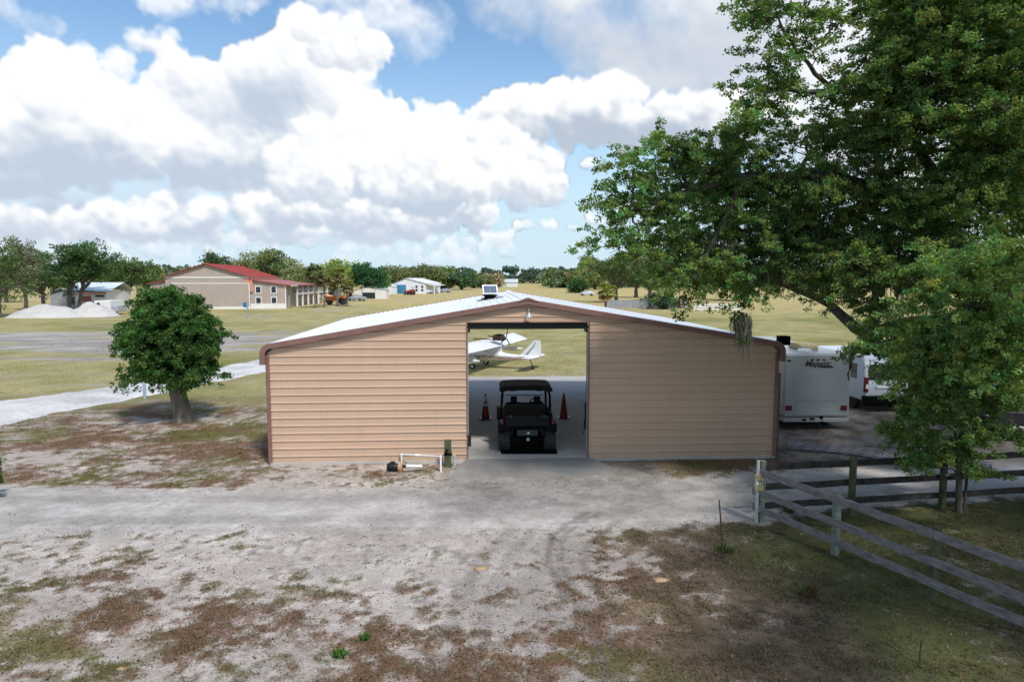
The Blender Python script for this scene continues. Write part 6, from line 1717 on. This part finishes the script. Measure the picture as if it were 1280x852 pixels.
# recessed two-storey porch that runs outward to the right
ex = lambda y: aw + .9 + (y - 9) * .185
mb = MB(); mb.prism([(aw - 1.6, 9), (aw + .0, 9), (ex(Ln) - 2.4, Ln), (aw - 1.6, Ln)], 0, zb_ - .2, 'z'); mb.build('porch_wall', M['stucco'], rb)
win(rb, 2.0, 3.3, .6, 1.0, aw, xface=True); win(rb, 6.2, 3.3, .6, 1.0, aw, xface=True)
mb = MB(); mb.box(aw, aw + .05, 2.4, 5.4, .05, 2.2); dd = mb.build('sliding_door', M['trimwhite'], rb); mb = MB(); mb.box(aw + .051, aw + .06, 2.6, 3.9, .15, 2.05); mb.box(aw + .051, aw + .06, 4.0, 5.2, .15, 2.05); mb.build('pane', M['glass'], dd)
for y in (11, 14, 17, 20, 23, 26):
    win(rb, y, 3.2, .9, 1.3, aw + .02 + (y - 9) * .07, xface=True); win(rb, y, 1.3, .9, 1.6, aw + .02 + (y - 9) * .07, xface=True)
mb = MB(); mb.prism([(aw + .03, 9), (ex(9), 9), (ex(Ln), Ln), (aw + .03, Ln)], 2.2, 2.5, 'z'); mb.build('balcony', M['trimwhite'], rb)
mb = MB(); mb.prism([(aw + 1.07, 8.6), (ex(9) + .4, 8.6), (ex(Ln) + .4, Ln + .3), (aw + 1.07, Ln + .3)], zb_ - .32, zb_ - .14, 'z'); mb.build('porch_roof', M['redroof'], rb)
mb = MB()
for z in (2.75, 2.95, 3.15, 3.3): mb.bar((ex(9) - .05, 9, z), (ex(Ln) - .05, Ln, z), .04, .04)
mb.build('railing', M['trimwhite'], rb)
for y in (9.2, 12.5, 16, 19.5, 23, 26.5, 29.6):
    mb = MB(); mb.box(ex(y) - .32, ex(y) + .0, y - .16, y + .16, 0, zb_ - .33); mb.build('column', M['trimwhite'], rb)
# blue drum and post near the gable
P = G(305, 386)
mb = MB(); mb.lathe([(.28, 0), (.32, .03), (.32, .3), (.335, .32), (.32, .34), (.32, .65), (.335, .67), (.32, .69), (.32, .95), (.28, .98)], (0, 0, .55), 'z', 20); mb.v = [(x * 1.1, y * 1.1, z * .85) for x, y, z in mb.v]
P = G(307, 387.5); o = mb.build('barrel', M['bluedrum'], smooth=True); o.location = P; tag(o, 'blue barrel on a stand beside the corner of the taupe building', 'barrel')
P = G(310, 397)
mb = MB(); mb.box(-.08, .08, -.08, .08, -.1, 2.2); mb.box(-.18, .18, -.03, .03, 1.7, 2.1); o = mb.build('marker_post', M['block'], bevel=.02); o.location = P; tag(o, 'grey post standing in the grass before the taupe building', 'post')
P = G(181, 498)
mb = MB(); mb.tube([(0, 0, -.1), (0, 0, .95)], .07, 12); mb.lathe([(.02, .02), (.09, .0), (.09, -.1)], (0, 0, .98), 'z', 12); o = mb.build('marker_post', M['paleblue'], smooth=True); o.location = P; tag(o, 'pale blue marker post beside the white road under the round oak', 'post')
# ------------------------------------------------------------------ grey block house
P = G(100, 389)
s2 = F / P.y
hs = thing('block_house', 'grey block house with pale tin roof under the dark oaks at left', 'house', P, R(4))
w1, w2 = -37 / s2, 36 / s2
mb = MB(); mb.prism([(w1, 0), (w1, 2.9), (-1.0, 3.9), (-.6, 3.7), (-.6, 0)], .5, 8); mb.build('wall', M['block'], hs)
mb = MB(); mb.box(-.58, w2 - .4, 0, 8, 0, 3.1); mb.build('wall', M['trimwhite'], hs)
mb = MB(); mb.prism([(w1 - .3, 2.95), (-1.4, 4.0), (-1.4, 4.12), (w1 - .3, 3.07)], .1, 8.4); mb.build('roof', M['block'], hs)
mb = MB(); mb.add([(-2.5, -.4, 3.55), (w2 + .1, -.4, 3.12), (w2 + .1, 5, 4.6), (-2.5, 5, 4.6), (-2.5, 8.6, 3.4), (w2 + .1, 8.6, 3.12)], [(0, 1, 2, 3), (3, 2, 5, 4)]); mb.build('roof', M['tinroof'], hs)
mb = MB(); mb.box(-.55, w2 - .35, -.3, 0, 2.75, 2.98); mb.build('fascia', M['salmon'], hs)
for x, z, w_, h_ in ((-1.9, 1.7, .45, 1.1), (-1.3, 1.7, .45, 1.1)):
    mb = MB(); mb.box(x - w_/2, x + w_/2, .44, .5, z - h_/2, z + h_/2); mb.build('window', M['glass'], hs)
mb = MB(); mb.box(.35, 1.85, -.06, 0, 1.55, 2.45); mb.build('window', M['redstripe'], hs)
mb = MB(); mb.box(2.5, 3.9, -.06, 0, 2.3, 2.6); mb.build('window', M['glass'], hs)
P = G(128, 394)
tr_ = thing('box_trailer', 'white box trailer with a round window beside the sand heap', 'trailer', P, R(2))
mb = MB(); mb.box(-1.1, 1.2, 0, 3.5, .4, 2.1); mb.build('body', M['trimwhite'], tr_, bevel=.06)
mb = MB(); mb.lathe([(.28, -.03), (.28, .0)], (-.5, 0, 1.55), 'y', 18); mb.build('window', M['glass'], tr_)
mb = MB(); mb.box(.95, 2.0, .3, 3.0, .5, 1.3); mb.build('hitch_box', M['silver'], tr_, bevel=.05)
road_wheel(tr_, -1.0, 1.6, .36); road_wheel(tr_, 1.1, 1.6, .36)
# sand heaps
M['heap'] = paint('heap_sand', (.52, .50, .48), 1, var=.12, scale=1.0, dirt=(.38, .36, .34), bmp=.6, spec=.02)
def heap(x0, x1, top, base, label):
    p = G((x0 + x1) / 2, base); s3 = F / p.y; L = (x1 - x0) / s3 / 2; h = (base - top) / s3
    nx_, ny_ = 44, 20
    X, Y = np.meshgrid(np.linspace(-1, 1, nx_), np.linspace(-1, 1, ny_))
    r = np.sqrt(np.abs(X) ** 2.4 + Y ** 2); Z = h * np.clip(1 - r, 0, 1) ** .8 * (.75 + .55 * fbm(X * 3 + p.x, Y * 2, 2, 4)) - .03
    o = grid_mesh('sand_heap', X * L, Y * 3.0, Z, np.full(X.shape + (3,), .5), M['heap']); o.location = p + Vector((0, 2.5, 0)); tag(o, label, 'sand heap', 'sand heaps by the block house')
heap(-6, 94, 380, 397.5, 'long low heap of white sand at the far left')
heap(70, 133, 377, 396.5, 'pointed heap of pale sand before the white trailer')
# ------------------------------------------------------------------ white hangar far off
P = G(511, 367)
s4 = F / P.y
hg = thing('white_hangar', 'white metal hangar with blue sliding door far across the field', 'hangar', P, R(-14))
gw_ = 30 / s4
mb = MB(); mb.prism([(-gw_ * .75, 0), (-gw_ * .75, 3.2), (-gw_ * .12, 4.95), (gw_ * .75, 3.3), (gw_ * .75, 0)], 0, 14); mb.build('wall', M['hangar'], hg)
mb = MB(); mb.add([(-gw_ * .80, -.3, 3.2), (-gw_ * .12, -.3, 5.1), (gw_ * .85, -.3, 3.25), (gw_ * .85, 14.3, 3.25), (-gw_ * .12, 14.3, 5.1), (-gw_ * .80, 14.3, 3.2)], [(0, 1, 4, 5), (1, 2, 3, 4)]); mb.build('roof', M['hangar'], hg)
mb = MB(); mb.box(-gw_ * .70, -gw_ * .12, -.15, 0, 0, 2.9); mb.build('sliding_door', M['bluedoor'], hg)
mb = MB(); mb.box(-gw_ * .74, -gw_ * .62, -.1, 0, 0, 2.9); mb.build('door_shadow_gap', M['matblack'], hg)  # solid black strip put in for the shade at the door's edge
for x in (gw_ * .35, gw_ * .6):
    for z in (1.2, 2.3):
        mb = MB(); mb.box(x - .35, x + .35, -.08, 0, z - .35, z + .35); mb.build('window', M['glass'], hg)
mb = MB(); mb.prism([(gw_ * .75, 3.1), (gw_ * .75, 3.25), (gw_ * 1.15, 2.8), (gw_ * 1.15, 2.65)], 0, 10); mb.box(gw_ * 1.1, gw_ * 1.14, .1, .2, 0, 2.7); mb.build('awning', M['hangar'], hg)
P = G(481, 367.5)
sd = thing('white_shed', 'small white shed left of the blue hangar door', 'shed', P, R(-10))
mb = MB(); mb.prism([(-2.6, 0), (-2.6, 1.9), (0.6, 3.1), (2.4, 2.5), (2.4, 0)], 0, 5); mb.build('wall', M['hangar'], sd)
mb = MB(); mb.add([(-2.8, -.2, 1.9), (.6, -.2, 3.2), (2.6, -.2, 2.5), (2.6, 5.2, 2.5), (.6, 5.2, 3.2), (-2.8, 5.2, 1.9)], [(0, 1, 4, 5), (1, 2, 3, 4)]); mb.build('roof', M['trimwhite'], sd)
P = G(634, 358.5)
sd = thing('far_shed', 'low pale shed on the horizon right of the solar vent', 'shed', P)
wq = 13 / (F / P.y)
mb = MB(); mb.prism([(-wq, 0), (-wq, 2.5), (-wq * .8, 3.8), (wq, 3.8), (wq, 0)], 0, 12); mb.build('wall', M['tinroof'], sd)
mb = MB(); mb.add([(-wq - .5, -.4, 2.6), (wq + .3, -.4, 2.6), (wq + .3, 6, 4.3), (-wq - .5, 6, 4.3)], [(0, 1, 2, 3)]); mb.build('roof', M['tinroof'], sd)
# vehicles and machines by the hangar
def tractor(P, rz, label, mat, s=1.0, arm=True):
    t = thing('tractor', label, 'tractor', P, rz)
    mb = MB(); mb.box(-.45 * s, .45 * s, .3 * s, 1.9 * s, .7 * s, 1.35 * s); mb.box(-.5 * s, .5 * s, -1.0 * s, .3 * s, .6 * s, 1.15 * s); mb.build('body', M[mat], t, bevel=.06 * s)
    for x in (-.75, .75):
        road_wheel(t, x * s, -.6 * s, .72 * s, .35 * s); road_wheel(t, x * .85 * s, 1.6 * s, .42 * s, .25 * s)
        mb = MB(); mb.prism([(-1.3 * s, 1.2 * s), (-.9 * s, 1.6 * s), (-.3 * s, 1.6 * s), (.1 * s, 1.2 * s)], (x - .18) * s, (x + .18) * s, 'x'); mb.build('fender', M[mat], t)
    mb = MB(); mb.box(-.25 * s, .25 * s, -.75 * s, -.3 * s, 1.15 * s, 1.3 * s); mb.box(-.25 * s, .25 * s, -.85 * s, -.75 * s, 1.15 * s, 1.75 * s); mb.build('seat', M['matblack'], t)
    mb = MB()
    for x in (-.5, .5): mb.bar((x * s, -.95 * s, 1.1 * s), (x * s, -.95 * s, 2.4 * s), .08, .08, (0, 1, 0))
    mb.bar((-.5 * s, -.95 * s, 2.4 * s), (.5 * s, -.95 * s, 2.4 * s), .08, .08); mb.build('roll_bar', M['matblack'], t)
    if arm:
        for x in (-.6, .6):
            mb = MB(); mb.bar((x * s, .2 * s, 1.5 * s), (x * s, 2.2 * s, 1.3 * s), .14, .18); mb.bar((x * s, 2.2 * s, 1.3 * s), (x * s, 2.8 * s, .5 * s), .14, .18); mb.build('loader_arm', M[mat], t)
        mb = MB(); mb.prism([(2.7 * s, .2 * s), (2.8 * s, .9 * s), (3.0 * s, .3 * s), (3.5 * s, .2 * s), (3.5 * s, .1 * s), (2.8 * s, .1 * s)], -1.0 * s, 1.0 * s, 'x'); mb.build('bucket', M['yellow'], t)
    return t
for px_c, wd_, lab_ in ((412, 22, 'low pale shed half hidden behind the palms by the porch'), (463, 40, 'long low pale shed behind the dark oak left of the white hangar')):
    p = G(px_c, 373.5); w_ = wd_ / (F / p.y) / 2; sd = thing('pale_shed', lab_, 'shed', p)
    MB().prism([(-w_, 0), (-w_, 2.2), (-w_ * .2, 2.9), (w_, 2.3), (w_, 0)], 0, 4).build('wall', M['trimwhite'], sd)
    MB().add([(-w_ - .2, -.2, 2.2), (-w_ * .2, -.2, 3.0), (w_ + .2, -.2, 2.3), (w_ + .2, 4.2, 2.3), (-w_ * .2, 4.2, 3.0), (-w_ - .2, 4.2, 2.2)], [(0, 1, 4, 5), (1, 2, 3, 4)]).build('roof', M['tinroof'], sd)
    MB().box(-w_ * .5, w_ * .3, -.06, 0, .1, 1.6).build('doorway', M['glass'], sd)
tractor(G(424, 381), R(110), 'orange tractor with front loader parked among the palms', 'tractor', 1.15)
tractor(G(513, 368.5), R(60), 'small red tractor in front of the white hangar', 'redmachine', 1.0, False)
P = G(412, 378); 
sk = thing('flatbed_trailer', 'faded yellow tilted trailer left of the orange tractor', 'trailer', P, R(80))
mb = MB(); mb.add([(-1, -2.6, .5), (1, -2.6, .5), (1, 2.4, 2.0), (-1, 2.4, 2.0), (-1, -2.6, .75), (1, -2.6, .75), (1, 2.4, 2.3), (-1, 2.4, 2.3)], [(3, 2, 1, 0), (4, 5, 6, 7), (0, 1, 5, 4), (1, 2, 6, 5), (2, 3, 7, 6), (3, 0, 4, 7)]); mb.build('deck', M['yellow'], sk)
road_wheel(sk, -1.1, 0, .4); road_wheel(sk, 1.1, 0, .4)
mb = MB(); mb.bar((0, -2.6, .6), (0, -4, .5), .15, .15); mb.build('drawbar', M['matblack'], sk)
def sedan(P, rz, label, mat, group=None, name='parked_car', cat='car'):
    c = thing(name, label, cat, P, rz, group)
    mb = MB(); mb.loft([ringcar(-2.2, sec(.78, .4, .8, .85, .6)), ringcar(-1.9, sec(.86, .28, .9, .98, .62)), ringcar(-1.3, sec(.88, .26, .92, 1.05, .62)), ringcar(-.7, sec(.88, .26, .92, 1.42, .58)), ringcar(.5, sec(.88, .26, .92, 1.44, .58)), ringcar(1.2, sec(.87, .26, .9, .98, .62)), ringcar(2.0, sec(.82, .28, .8, .84, .6)), ringcar(2.25, sec(.75, .38, .65, .68, .5))]); mb.build('body', M[mat], c, smooth=True)
    for x in (-.8, .8):
        mb = MB(); mb.add([(x * 1.0, -.95, .98), (x * 1.0, .75, .98), (x * .80, .45, 1.36), (x * .80, -.65, 1.36)], [(0, 1, 2, 3)]); mb.build('side_window', M['glass'], c)
        road_wheel(c, x, -1.35, .32, .2); road_wheel(c, x, 1.35, .32, .2)
    return c
sedan(G(556, 365.5), R(75), 'silver car parked right of the white hangar', 'silver')
sedan(G(534, 367), R(80), 'white car parked before the hangar awning', 'van_white')
sedan(G(446, 376), R(70), 'grey car parked right of the orange tractor', 'silver')
sedan(G(734, 369.5), R(70), 'white car parked under the trees right of the runway', 'van_white')
# long grey wall behind the palmetto
P = G(800, 385)
wl_ = thing('garden_wall', 'low grey wall behind tree trunks beyond the roof', 'wall', P, R(3))
ws = F / P.y
mb = MB(); mb.box(-45 / ws, 60 / ws, .0, .2, -.1, 10 / ws); mb.build('panel', M['block'], wl_)
mb = MB()
for i in range(12): mb.box(-45 / ws + i * 9 / ws, -45 / ws + i * 9 / ws + .2, -.06, -.002, -.1, 10.5 / ws)
mb.build('pier', M['block'], wl_)
P = G(895, 389)
wl_ = thing('white_fence', 'white board fence glimpsed under the hanging branches', 'fence', P)
ws = F / P.y
mb = MB(); 
for z in (.35, .75, 1.1): mb.box(-28 / ws, 32 / ws, 0, .05, z - .12, z + .12)
mb.build('rail', M['trimwhite'], wl_)
mb = MB()
for i in range(7): mb.box(-28 / ws + i * 9.8 / ws, -28 / ws + i * 9.8 / ws + .14, .051, .18, -.1, 1.35)
mb.build('post', M['trimwhite'], wl_)
